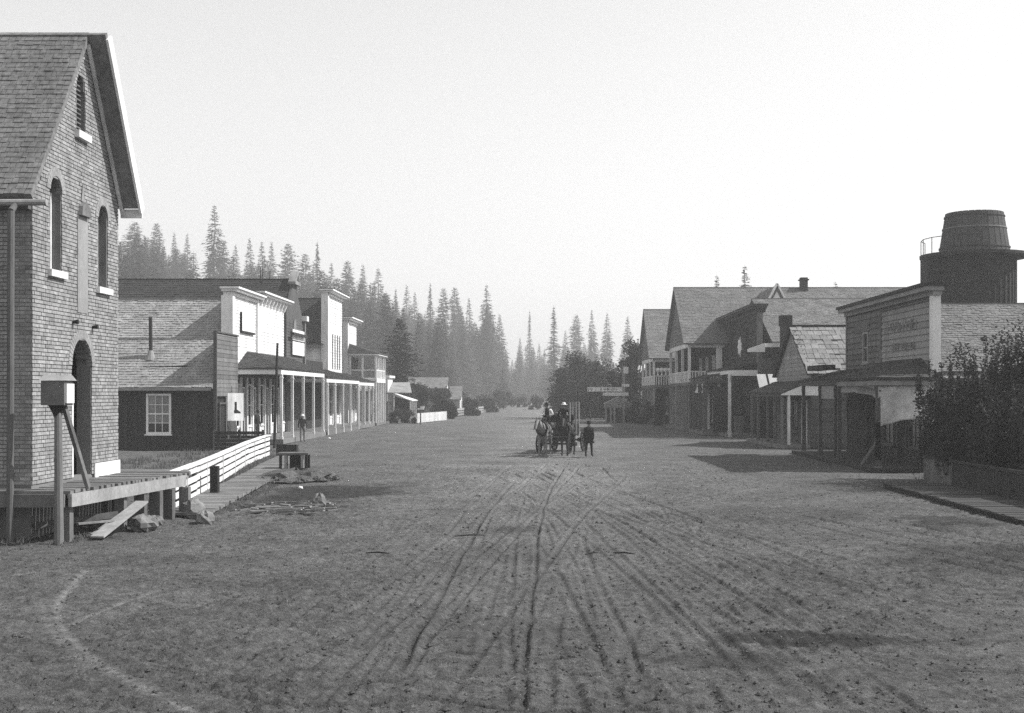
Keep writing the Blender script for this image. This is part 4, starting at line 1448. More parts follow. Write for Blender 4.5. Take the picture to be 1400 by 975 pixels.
# second white store with bracketed cornice
E0, E1 = 81.7, 90.4
se = thing('white_store', 'wider white false-front store with bracketed cornice in the left row', 'building', (RX - 3, 86, 0))
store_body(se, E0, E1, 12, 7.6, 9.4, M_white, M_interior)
lap_boards(F, se, E0 + .1, E1 - .2, 4.4, 9.2, .2, M_white, n=-.035, seed=12)
p = MB(); p.box(RX - 12, RX - .2, E0, E1, 7.62, 7.75); p.build('roof', M_darkroof, se)
p = MB(); p.fbox(F, E1 - .2, E1 + .1, -.3, .12, 0, 9.3); p.build('corner_pilaster', M_dark, se)
cornice(F, se, E0 + .2, E1 - .05, 9.85, proj=.6, back=.5, brackets=8)
shopfront(se, E0 + .1, E1, 4.1, bays=5, seed=3)
# grey hall with pediment and long dark roof
D0, D1 = 90.8, 97.7
sg2 = thing('pediment_hall', 'dark grey hall with small white pediment and long dark roof', 'building', (RX - 3, 94, 0))
gz = lambda u: 8.6 + (11.75 - 8.6) * max(0.0, 1 - abs(u - 94.2) / 3.45)
mb = MB(); mb.fprism_n(F, [(D0, 0), (D1, 0), (D1, 8.6), (95.2, 10.9), (95.2, 11.3), (93.2, 11.3), (93.2, 10.9), (D0, 8.6)], -.2, -.04); mb.fbox(FC(D0), RX - 14, RX - .21, -.12, 0, 0, 8); mb.build('wall', M_midboard, sg2)
lap_boards(F, sg2, D0, D1, 4.6, 8.55, .22, M_midboard, n=-.035, holes=[(93.6, 94.8, 7.3, 8.6)], seed=13)
gable_roof(F, sg2, D0 - .3, D1 + .3, -.25, -15, 8.15, 11.75, 94.2, M_darkroof, course=.25, width=.25, lift=.03, seed=41)
pd = MB(); pd.fprism_n(F, [(93.2, 11.3), (95.2, 11.3), (95.2, 11.5), (94.2, 12.35), (93.2, 11.5)], -.3, .25); pdm = pd.build('pediment', M_paleboard, sg2)
pd = MB(); pd.fprism_n(F, [(93.65, 11.6), (94.75, 11.6), (94.2, 12.05)], .251, .27); pd.build('pediment_panel', M_midboard, pdm)
for s0 in (92.4, 93.0, 95.6):
    q = MB(); q.tube(F.p(s0, -2.2, 11.3), F.p(s0, -2.2, 12.5), .05, .02, 6); q.build('roof_finial', M_dark, sg2)
wv = MB(); wv.fprism_n(F, [(94.2 + .55 * math.cos(t), 8.0 + .75 * math.sin(t)) for t in [2 * math.pi * k / 16 for k in range(16)]], .0, .02); wv.build('round_window', M_glass, sg2)
p = MB(); p.fbox(F, D1 - .25, D1 + .15, -.2, .16, 0, 8.75); cb = p.build('corner_board', M_greyboard, sg2)
p = MB(); p.fbox(F, D1 - .45, D1 + .35, -.3, .35, 8.76, 9.15); p.build('capital', M_whitetrim, cb)
sgn = thing('hall_sign', 'white sign board hung on the dark grey hall front', 'sign', (RX + .3, 94.6, 6))
p = MB(); p.fbox(F, 92.6, 97.2, .1, .16, 6.0, 7.0); p.fbox(F, 92.6, 97.2, .1, .16, 7.1, 7.9); p.build('board', M_white, sgn)
p = MB(); p.fbox(F, 91.6, 97.0, .3, .45, 7.42, 7.62); p.build('bracket', M_dark, sgn)
# tall white store
G0, G1 = 108.8, 116.9
st_ = thing('tall_white_store', 'tall white false-front store with its own cornice midway along the left row', 'building', (RX - 3, 113, 0))
store_body(st_, G0 + .12, G1, 13, 7.7, 12.0, M_white, M_white)
lap_boards(F, st_, G0 + .2, G1 - .1, 4.6, 11.6, .24, M_white, n=-.035, seed=14)
FS = FC(G0)
lap_boards(FS, st_, RX - 8, RX - .3, 0.1, 7.2, .24, M_white, n=.0, seed=15)
gable_roof(F, st_, G0 - .35, G1 + .2, -.25, -13, 7.6, 11.7, 112.6, M_darkroof, course=.25, width=.25, seed=51)
p = MB(); p.box(RX - 12, RX - .3, G0 - .9, G0 - .3, 7.35, 7.45); p.build('eave', M_porchroof, st_)
p = MB(); p.fbox(F, G0 - .35, G0 + .2, -.5, .1, 0, 12.0); p.build('corner_pilaster', M_white, st_)
cornice(F, st_, G0 - .1, G1, 12.25, proj=.6, back=.5)
for k in range(4):
    q = MB(); q.fbox(F, 111.2 + k * 1.3, 111.5 + k * 1.3, .02, .05, 5.3, 8.4); q.build('batten', M_greyboard, st_)
shopfront(st_, G0 + .3, G1, 4.1, bays=4, seed=4)
# narrow white store
H0, H1 = 120.0, 126.0
sn = thing('narrow_white_store', 'narrow white false-front store beside the two-storey balcony house', 'building', (RX - 3, 123, 0))
store_body(sn, H0 + .12, H1, 12, 7.0, 10.2, M_white, M_white)
mb = MB(); mb.fbox(FC(H0), RX - 12, RX - .42, .0, .06, 0, 9.6); mb.build('side_wall', M_darkboard, sn)
lap_boards(F, sn, H0 + .2, H1, 4.6, 9.9, .26, M_white, n=-.035, seed=16)
p = MB(); p.fbox(F, H0 - .3, H0 + .2, -.4, .1, 0, 10.3); p.build('corner_pilaster', M_white, sn)
p = MB(); p.box(RX - 12, RX - .3, H0 + .1, H1, 9.6, 9.75); p.build('roof', M_darkroof, sn)
cornice(F, sn, H0 - .1, H1, 10.5, proj=.6, back=.5)
shopfront(sn, H0 + .3, H1, 4.1, bays=3, seed=5)

# porches of the row
pw = thing('store_porch', 'hipped porch on white posts before the two nearest white stores', 'porch', (-16.5, 82, 0))
porch(F, pw, 75.6, 91.0, 2.75, 5.75, 4.65, [76.0, 79.5, 83.3, 86.8, 90.6], pm=M_white, hip0=3.2, z_base=.0, seed=61, beam_m=M_whitetrim)
p = MB(); p.fbox(F, 75.8, 91, .05, 2.9, .0, .3); p.build('floor', M_deck, pw)
pw2 = thing('store_porch', 'long dark-roofed porch on white posts in the middle of the left row', 'porch', (-16.5, 97, 0))
porch(F, pw2, 91.2, 108.0, 2.85, 5.15, 4.3, [91.8, 95.4, 99.2, 103.0, 107.4], pm=M_white, hip0=0.0, z_base=0.0, seed=63, beam_m=M_whitetrim)
p = MB(); p.fbox(F, 91.4, 108.0, .05, 2.95, .0, .28); p.build('floor', M_deck, pw2)
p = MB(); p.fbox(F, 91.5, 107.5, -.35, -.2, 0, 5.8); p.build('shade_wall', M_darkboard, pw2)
pw3 = thing('store_porch', 'farther porch on white posts before the tall white store', 'porch', (-16.5, 117, 0))
porch(F, pw3, 108.4, 118.6, 2.7, 5.0, 4.2, [109.0, 112.2, 115.2, 118.2], pm=M_white, z_base=0.0, seed=65, beam_m=M_whitetrim)
p = MB(); p.fbox(F, 108.6, 118.5, .05, 2.85, 0, .28); p.build('floor', M_deck, pw3)

# two-storey balcony built against the narrow store
bh = thing('balcony', 'two-storey open balcony on slim white posts before the narrow white store', 'balcony', (-17, 123, 0))
F2 = FL(-18.38)
Q0, Q1 = 119.7, 126.6
for k in range(3):
    window(F2, bh, 120.6 + k * 2.0, 121.5 + k * 2.0, 4.9, 6.6, 2, 2, fm=M_greyboard, n=.03)
p = MB(); p.fbox(F2, Q0, Q1, .0, 2.75, 4.15, 4.55); p.build('balcony_floor', M_white, bh)
p = MB(); p.fbox(F2, Q0, Q1, .0, 2.75, 0, .25); p.build('floor', M_deck, bh)
for k, u_ in enumerate((Q0 + .1, Q0 + 1.8, Q0 + 3.5, Q0 + 5.2, Q1 - .1)):
    for za, zb in ((.25, 4.147), (4.553, 6.78)):
        p = MB(); p.fbox(F2, u_ - .09, u_ + .09, 2.55, 2.73, za, zb); p.build('post', M_white, bh)
for x in (-18.2, -17.0):
    for za, zb in ((.25, 4.147), (4.553, 6.78)):
        p = MB(); p.box(x - .09, x + .09, Q0 + .02, Q0 + .2, za, zb); p.build('post', M_white, bh)
p = MB(); p.fbox(F2, Q0 + .05, Q1 - .05, 2.62, 2.7, 5.3, 5.4); p.fbox(FC(Q0 + .11), -18.15, -15.75, -.04, .04, 5.3, 5.4); rl = p.build('railing', M_whitetrim, bh)
for k in range(22):
    q = MB(); q.fbox(F2, Q0 + .3 + k * .3, Q0 + .4 + k * .3, 2.63, 2.69, 4.553, 5.297); q.build('baluster', M_whitetrim, rl)
p = MB(); p.fbox(FC(Q0 + .11), -18.1, -15.8, -.02, .02, 4.6, 5.25); p.build('rail_panel', M_paleboard, rl)
A, B_, C_, D_ = F2.p(Q0 - .3, 3.0, 6.95), F2.p(Q1 + .3, 3.0, 6.95), F2.p(Q1 + .3, .02, 7.9), F2.p(Q0 + .6, .02, 7.9)
p = MB(); roof_slab(p, A, B_, C_, D_, .1); p.add([A, D_, F2.p(Q0 - .3, .02, 6.95)], [(0, 1, 2)]); rfh = p.build('roof', M_porchroof, bh)
p = MB(); shingle_rows(p, F2.p(Q0 - .3, .02, 6.955), A + k4, D_ + k4, F2.p(Q0 + .6, .01, 7.905), .25, .25, .03, 71); p.build('shingles', M_porchroof, rfh, kind='stuff')
p = MB(); p.fbox(F2, Q0 - .25, Q1 + .25, 2.55, 2.95, 6.783, 6.87); p.fbox(FC(Q0 - .1), -18.3, -15.9, -.1, .1, 6.783, 6.87); p.build('eave', M_whitetrim, bh)
p = MB(); p.tube(F2.p(125, -1.5, 7.0), F2.p(125, -1.5, 10.9), .12, .1, 8); p.build('stove_pipe', M_iron, bh)

# little cottage with false front beyond
ct = thing('cottage', 'small cottage with white false front and porch beyond the balcony house', 'cottage', (-17, 146, 0))
Fc = FL(-17.4)
mb = MB(); mb.fbox(Fc, 142, 150, -6, -.03, 0, 3.6); mb.build('wall', M_paleboard, ct)
p = MB(); p.fbox(Fc, 141.8, 146.5, .0, .15, 2.2, 4.9); p.build('false_front', M_white, ct)
p = MB(); p.fbox(Fc, 141.5, 146.8, -.1, .4, 4.9, 5.15); p.build('cornice', M_whitetrim, ct)
A, B_, C_, D_ = Vector((-23, 141.7, 3.4)), Vector((-17.5, 141.7, 3.4)), Vector((-17.5, 146, 5.0)), Vector((-23, 146, 5.0))
p = MB(); roof_slab(p, A, B_, C_, D_); roof_slab(p, Vector((-14.5, 141.7, 3.2)), Vector((-17.35, 141.7, 3.2)), Vector((-17.35, 146, 4.4)), Vector((-15.2, 146, 4.4))); rfc = p.build('roof', M_shingle, ct)
p = MB(); shingle_rows(p, A + k4, B_ + k4, C_ + k4, D_ + k4, .25, .25, .03, 75); p.build('shingles', M_shingle, rfc, kind='stuff')
pr = MB(); roof_slab(pr, Fc.p(142.2, 2.9, 2.3), Fc.p(149, 2.9, 2.3), Fc.p(149, .0, 3.2), Fc.p(142.2, .0, 3.2), .1); pr.build('porch_roof', M_white, ct)
for u_ in (142.4, 144.6, 146.8, 148.8):
    p = MB(); p.fbox(Fc, u_ - .08, u_ + .08, 2.6, 2.75, 0, 2.22); p.build('post', M_white, ct)
window(Fc, ct, 143.6, 144.5, .9, 2.1, 2, 2, n=.03); door(Fc, ct, 145.6, 146.6, .1, 2.1, n=.03)
window(FC(142), ct, -16.9 - 2.2, -16.9 - 1.2, .9, 2.1, 2, 2, n=.03)

# leaning pole before the porch
b_ = gnd(375, 612)
q = MB(); q.tube(b_ + Vector((0, 0, -.1)), b_ + Vector((.12, .3, 6.0)), .09, .07, 8); q.build('pole', M_dark, label='slender dark pole standing before the hipped porch', cat='pole')

# people on the left
place_person('man in dark coat and pale trousers standing by the porch posts', ME_stand, J_stand, (-15.15, 79.6, .0), math.radians(20), M_strawhat)
ME_dk = ME_stand.copy(); ME_dk.materials[1] = M_trouser
place_person('man in dark clothes and hat standing under the near end of the porch', ME_dk, J_stand, (-17.35, 76.6, .3), math.radians(70), M_hat)
# ------------------------------------------------------------------ right side of the street
FR = lambda x: Face((x, 0, 0), (0, 1, 0), (-1, 0, 0))    # u = distance, n = towards the street

# ---- lettered store (pale near half, darker far half)
R1X = 15.7
rs = thing('lettered_store', 'weathered false-front store with faded lettering and cornice near the water tower', 'building', (R1X + 4, 55, 0))
F = FR(R1X)
mb = MB(); wallgrid(mb, F, 49.5, 63.4, 0, 7.3, -.2, -.03, [(59.3, 60.1, 4.65, 5.95), (50.6, 52.6, .9, 2.7), (53.2, 54.4, .2, 2.7), (55.0, 56.6, .9, 2.7), (58.4, 59.5, .2, 2.6)])
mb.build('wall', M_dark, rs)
mb = MB(); mb.fbox(FC(49.5), R1X + .2, R1X + 16, -.15, -.0, 0, 4.0); mb.build('side_wall', M_greyboard, rs)
lap_boards(F, rs, 49.75, 56.85, 3.9, 6.95, .27, M_paleboard, n=-.028, seed=21, thick=.075)
lap_boards(F, rs, 57.15, 63.25, 3.7, 6.95, .27, M_greyboard, n=-.028, holes=[(59.2, 60.2, 4.55, 6.05)], seed=22, thick=.075)
lap_boards(F, rs, 49.75, 63.2, .2, 3.6, .235, M_darkboard, n=-.028, holes=[(50.5, 52.7, .8, 2.8), (53.1, 54.5, .1, 2.8), (54.9, 56.7, .8, 2.8), (58.3, 59.6, .1, 2.7)], seed=23, thick=.05)  # darker lower boards: the porch shade is put into the wall colour
window(F, rs, 59.3, 60.1, 4.65, 5.95, 1, 2, n=-.01, bar=.1, fm=M_paleboard)
window(F, rs, 50.6, 52.6, .9, 2.7, 3, 2, n=-.01, fm=M_midboard); window(F, rs, 55.0, 56.6, .9, 2.7, 2, 2, n=-.01, fm=M_midboard)
door(F, rs, 53.2, 54.4, .2, 2.7, n=-.01, fm=M_midboard); door(F, rs, 58.4, 59.5, .2, 2.6, n=-.01, fm=M_midboard)
p = MB(); p.fbox(F, 49.35, 49.75, -.25, .08, 3.95, 7.05); p.build('corner_board', M_whitetrim, rs)
p = MB(); p.fbox(F, 56.85, 57.15, -.02, .06, 3.6, 7.0); p.build('corner_board', M_greyboard, rs)
p = MB(); p.fbox(F, 63.2, 63.45, -.2, .06, 0, 7.0); p.build('corner_board', M_greyboard, rs)
cn = MB(); cn.fbox(F, 49.2, 63.5, -.25, .12, 7.0, 7.18); cn.fbox(F, 49.1, 63.6, -.3, .42, 7.182, 7.36); c_ = cn.build('cornice', M_paleboard, rs)
cn = MB(); cn.fbox(F, 49.0, 63.7, -.5, .5, 7.362, 7.5); cn.build('cap', M_darkroof, c_)
p = MB(); p.fbox(F, 49.76, 56.84, -.02, .03, 6.8, 6.998); p.build('frieze', M_midboard, rs)
Fm = Face((R1X, 0, 0), (0, -1, 0), (-1, 0, 0))
strokes(Fm, -55.9, -50.9, 5.75, 6.25, .05, 13, 5, M_fade, rs); strokes(Fm, -55.2, -51.5, 4.9, 5.3, .05, 11, 8, M_fade, rs)
pl = MB(); pl.fbox(F, 59.0, 61.6, .025, .06, 6.05, 6.6); pl.build('placard', M_greyboard, rs)
gable_roof(F, rs, 49.3, 62.5, -.25, -18, 3.7, 7.15, 56.3, M_shingled, course=.2, width=.2, seed=81)
# its porch with canvas blinds
rp = thing('store_porch', 'hipped porch with hanging canvas blinds before the lettered store', 'porch', (14.5, 52, 0))
porch(F, rp, 49.0, 56.0, 2.25, 4.55, 3.72, [49.35, 55.7], pm=M_midboard, hip0=2.0, beam_m=M_paleboard, seed=83, beam_h=.2)
p = MB(); p.fbox(F, 49.2, 64.5, .05, 2.6, .0, .16); p.build('floor', M_darkboard, rp)
pp = MB(); pp.fbox(F, 49.22, 49.48, 2.12, 2.38, 0.01, .2); pp.fbox(F, 49.27, 49.43, 2.17, 2.33, .2, 1.95); pp.build('post_sleeve', M_paleboard, rp)
pp = MB(); pp.beam(F.p(49.4, 2.2, 1.3), F.p(50.0, 2.75, .2), .1, .1); pp.build('brace', M_greyboard, rp)


def canvas(name, Fx, u0, u1, n, z1, drop, parent, seed, m=M_canvas, sag=.12):
    r = random.Random(seed)
    nu, nz = 26, 18
    mb = MB()
    ph = [r.uniform(0, 6.28) for _ in range(4)]
    for j in range(nz + 1):
        for i in range(nu + 1):
            s, t = i / nu, j / nz
            dd = drop * (1 - .1 * math.sin(math.pi * s) * sag * 4)
            w = .14 * t * math.sin(s * 8 + ph[0] + t * 2.5) + .08 * t * math.sin(s * 19 + ph[1] + t * 6) + .16 * math.sin(math.pi * t) * math.sin(t * 3 + s * 3 + ph[2])
            mb.v.append(Fx.p(u0 + (u1 - u0) * s + .03 * math.sin(t * 6 + ph[3]), n + w, z1 - dd * t - .14 * t * math.sin(s * 4.3 + ph[2])))
    for j in range(nz):
        for i in range(nu):
            a = j * (nu + 1) + i
            mb.f.append((a, a + 1, a + nu + 2, a + nu + 1))
    o = mb.build(name, m, parent, smooth=True)
    so = o.modifiers.new('Solid', 'SOLIDIFY'); so.thickness = .008
    return o


Fe = Face((13.45, 49.28, 0), (1, 0, 0), (0, -1, 0))
canvas('canvas_blind', Fe, .0, 2.3, .0, 3.4, 1.55, rp, 3)
canvas('canvas_blind', F, 49.7, 55.4, 2.25, 3.4, .42, rp, 4, m=mat('pale_canvas', .42, .95, .2, 1.4))
# low porch joining it to the shingled house
rq = thing('store_porch', 'low dark porch with hanging sign boards between lettered store and shingled cottage', 'porch', (14.5, 60, 0))
porch(F, rq, 56.3, 64.6, 2.1, 4.3, 3.75, [57.0, 60.2, 63.9], pm=M_midboard, beam_m=M_midboard, seed=85, beam_h=.16)
p = MB(); p.fbox(F, 57.2, 60.0, 2.02, 2.08, 2.85, 3.46); p.build('sign_board', M_paleboard, rq)
p = MB(); p.fbox(F, 60.5, 63.6, 2.02, 2.08, 3.0, 3.46); p.build('sign_board', M_whitetrim, rq)
p = MB(); p.fbox(F, 60.4, 64.0, 1.3, 1.9, 4.25, 4.5); p.build('roof_box', M_dark, rq)
# ---- shingled cottage with individually laid shakes
R2X = 15.3
rc = thing('shingled_cottage', 'small gabled cottage with coarse shake roof and porch beside the lettered store', 'cottage', (R2X + 3, 75, 0))
F = FR(R2X)
U0, U1, UR, ZE, ZR = 70.0, 80.0, 75.0, 4.35, 7.15
mb = MB(); wallgrid(mb, F, U0, U1, 0, ZE, -.2, -.03, [(71.0, 72.2, .2, 2.6), (73.5, 75, .9, 2.6), (76.5, 78.0, .9, 2.6)])
mb.fprism_n(F, [(U0, ZE), (U1, ZE), (UR, ZR - .1)], -.2, -.03); mb.fbox(FC(U0), R2X + .21, R2X + 9, -.15, 0, 0, ZE)
mb.build('wall', M_midboard, rc)
lap_boards(F, rc, U0, U1, 3.0, ZR - .3, .24, M_paleboard, n=-.028, clip=lambda z: (U0, U1) if z < ZE else (U0 + (z - ZE) / (ZR - ZE) * 5, U1 - (z - ZE) / (ZR - ZE) * 5), seed=31)
lap_boards(F, rc, U0, U1, .1, 3.0, .24, M_midboard, n=-.028, holes=[(70.9, 72.3, .1, 2.7), (73.4, 75.1, .8, 2.7), (76.4, 78.1, .8, 2.7)], seed=32)
lap_boards(FC(U0), rc, R2X, R2X + 4, .1, ZE, .24, M_midboard, n=.0, seed=33)
door(F, rc, 71.0, 72.2, .2, 2.6, n=-.01); window(F, rc, 73.5, 75, .9, 2.6, 2, 2, n=-.01, fm=M_greyboard); window(F, rc, 76.5, 78.0, .9, 2.6, 2, 2, n=-.01, fm=M_greyboard)
A, B_, C_, D_ = F.p(U0 - .3, -8, ZE - .15), F.p(U0 - .3, .25, ZE - .15), F.p(UR, .25, ZR), F.p(UR, -8, ZR)
mb = MB(); roof_slab(mb, A, B_, C_, D_, .1); roof_slab(mb, F.p(U1 + .3, -8, ZE - .15), F.p(U1 + .3, .25, ZE - .15), C_, D_, .1)
rfq = mb.build('roof', M_dark, rc)
r_ = random.Random(17)
rows = 10
shk = MB(); shk.hexa([Vector(q) for q in ((0, 0, 0), (1, 0, 0), (1, 1, 0), (0, 1, 0), (0, 0, 1), (1, 0, 1), (1, 1, .25), (0, 1, .25))])
me_sh = shk.mesh('shingle', mat('shake', .34, .9, .2, 1.3, rnd=.16, fine=.4, dirt=.25))
upv = (D_ - A)
Ls = upv.length
upv = upv / Ls
xv = (B_ - A).normalized()
nv = xv.cross(upv).normalized()
if nv.z < 0: nv = -nv
Wd = (B_ - A).length
for j in range(rows):
    x = -r_.random() * .3 + 1.2
    while x < Wd:
        w = r_.uniform(.24, .5)
        a_, b_ = max(x, 0), min(x + w - .025, Wd)
        x += w
        if b_ - a_ < .06: continue
        s = Ls / rows
        o_ = A + xv * a_ + upv * (j * s - r_.uniform(0, .04)) + nv * .003
        M = Matrix.Identity(4)
        for q in range(3):
            M[q][0] = xv[q] * (b_ - a_); M[q][1] = upv[q] * s * 1.18; M[q][2] = nv[q] * r_.uniform(.035, .05); M[q][3] = o_[q]
        piece(me_sh, 'shingle', rfq, M)
p = MB(); p.beam(D_ + nv * .05, C_ + nv * .05, .25, .1); p.build('ridge_cap', M_dark, rfq)
rcp = thing('cottage_porch', 'low porch with pale closed end before the shingled cottage', 'porch', (14.4, 75, 0))
porch(F, rcp, 69.8, 80.4, 1.6, 3.85, 3.15, [70.1, 72.3, 74.6, 77.3, 80.0], pm=M_post, beam_m=M_midboard, seed=87, beam_h=.12, post_w=.14)
p = MB(); p.fprism_u(F, [(.03, 3.0), (1.7, 3.0), (1.7, 3.06), (.03, 3.75)], 69.82, 69.9); p.build('end_panel', M_whitetrim, rcp)
p = MB(); p.fbox(F, 69.9, 80.3, .05, 1.9, 0, .2); p.build('floor', M_plank, rcp)
p = MB(); p.tube((14.05, 69.95, .2), (14.05, 69.95, 3.0), .09, .09, 8); p.build('post', M_white, rcp)
lb2 = thing('leaning_boards', 'pair of white boards leaning beside the dark false-front store', 'boards', (15.2, 82.5, 0))
for k in range(2):
    p = MB(); f = Face((14.6 + k * .75, 83.0, 0), (1, 0, 0), (0, -1, 0)); a = f.p(0, 0, 3.2); p.hexa([f.p(.18, 0, 3.1), f.p(.78, 0, 3.1), f.p(.78, .04, 3.1), f.p(.18, .04, 3.1), f.p(0, -.5, 4.4), f.p(.6, -.5, 4.4), f.p(.6, -.46, 4.4), f.p(0, -.46, 4.4)]); p.build('board', M_white, lb2)
p = MB(); p.box(14.6, 16.2, 83.0, 83.4, 0, 3.08); p.build('rack', M_dark, lb2)

# ---- dark false-front store with tall porch
R3X = 15.5
r3 = thing('dark_store', 'dark false-front store with pale emblem and tall bracketed porch', 'building', (R3X + 4, 96, 0))
F = FR(R3X)
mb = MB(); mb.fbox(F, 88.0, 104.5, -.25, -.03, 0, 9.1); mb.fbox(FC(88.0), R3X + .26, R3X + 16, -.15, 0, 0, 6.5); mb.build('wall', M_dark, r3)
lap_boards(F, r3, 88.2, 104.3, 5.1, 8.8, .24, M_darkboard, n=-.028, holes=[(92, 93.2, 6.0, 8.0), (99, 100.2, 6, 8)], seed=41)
for u_ in (92, 99): window(F, r3, u_, u_ + 1.2, 6.0, 8.0, 2, 2, fm=M_midboard, n=-.01, bar=.08)
p = MB(); p.fbox(F, 87.8, 88.25, -.3, .06, 4.6, 9.0); p.build('corner_board', M_greyboard, r3)
cornice(F, r3, 87.9, 104.4, 9.4, m=M_midboard, proj=.6, back=.5)
gable_roof(F, r3, 87.5, 103.5, -.9, -18, 6.75, 10.4, 96.0, M_shingled, course=.24, width=.24, seed=91)
p = MB(); p.box(R3X + .3, R3X + 14, 87.2, 87.48, 6.35, 6.62); p.build('fascia', M_white, r3)
p = MB(); p.fprism_u(F, [(-.3, 6.0), (.9, 6.0), (.9, 6.2), (-.3, 6.62)], 86.9, 87.2); p.build('eave_return', M_whitetrim, r3)
em = MB()
r_ = random.Random(3)
pts = []
for k in range(14):
    g = 2 * math.pi * k / 14; q = (.85 if k % 2 else 1.25) * r_.uniform(.8, 1.1); pts.append((95.6 + q * .9 * math.cos(g), 6.7 + q * .62 * math.sin(g)))
em.fprism_n(F, pts, .03, .09); em.build('emblem', M_white, r3)
ch = MB(); ch.box(16.65, 17.3, 85.3, 86.0, 5.0, 8.45); chm = ch.build('chimney', mat('dark_brick', .05, .9, .3, 4), r3)
ch = MB(); ch.box(16.58, 17.37, 85.23, 86.07, 7.75, 8.47); ch.build('chimney_cap', M_dark, chm)
ln = MB(); ln.fbox(FC(84.0), R3X + .2, R3X + 9, -3.4, -.1, 0, 5.5); ln.build('lean_to', M_darkboard, r3)
r3p = thing('tall_porch', 'tall open porch with white posts and brackets before the dark store', 'porch', (14.3, 93, 0))
porch(F, r3p, 87.8, 99.5, 2.0, 5.3, 4.85, [88.1, 93.6, 99.2], pm=M_white, beam_m=M_whitetrim, brackets=True, seed=93, post_w=.2)
p = MB(); p.fbox(F, 88, 99.5, .05, 2.2, 0, .22); p.build('floor', M_deck, r3p)
p = MB(); p.fbox(FC(87.95), 13.6, 15.4, -.04, .04, 4.35, 4.72); p.build('end_beam', M_whitetrim, r3p)
for k in range(3): window(F, r3p, 89.2 + k * 3.2, 91.2 + k * 3.2, .9, 3.4, 2, 2, fm=M_midboard, n=.0)
bx = thing('porch_barrel', 'pale upright box standing on the tall porch of the dark store', 'box', (14.6, 90.5, .22))
p = MB(); p.box(14.25, 14.85, 90.2, 90.8, .222, 1.35); p.build('box', M_greyboard, bx); p = MB(); p.box(14.2, 14.9, 90.15, 90.85, 1.352, 1.42); p.build('lid', M_paleboard, bx)
# low awning porch between dark store and hotel
lw = thing('awning_porch', 'low dark porch with pale scalloped awnings between dark store and hotel', 'porch', (13.5, 98, 0))
F = FR(15.0)
porch(F, lw, 92.5, 101.6, 2.6, 5.0, 4.25, [92.9, 95.8, 98.7, 101.3], pm=M_midboard, beam_m=M_midboard, seed=95, post_w=.3)
for k, (a_, b_) in enumerate(((93.4, 96.4), (97.0, 100.4))): canvas('awning', F, a_, b_, 2.5, 3.95, .75, lw, 40 + k, m=M_canvas, sag=.3)
p = MB(); p.fbox(F, 92.6, 101.5, .05, 2.8, 0, .24); p.build('floor', M_deck, lw)
p = MB(); p.fbox(FC(92.4), 12.9, 14.9, -.05, .05, 0.24, 3.6); p.build('end_wall', M_darkboard, lw)

# ---- hotel: two gabled wings with balconies


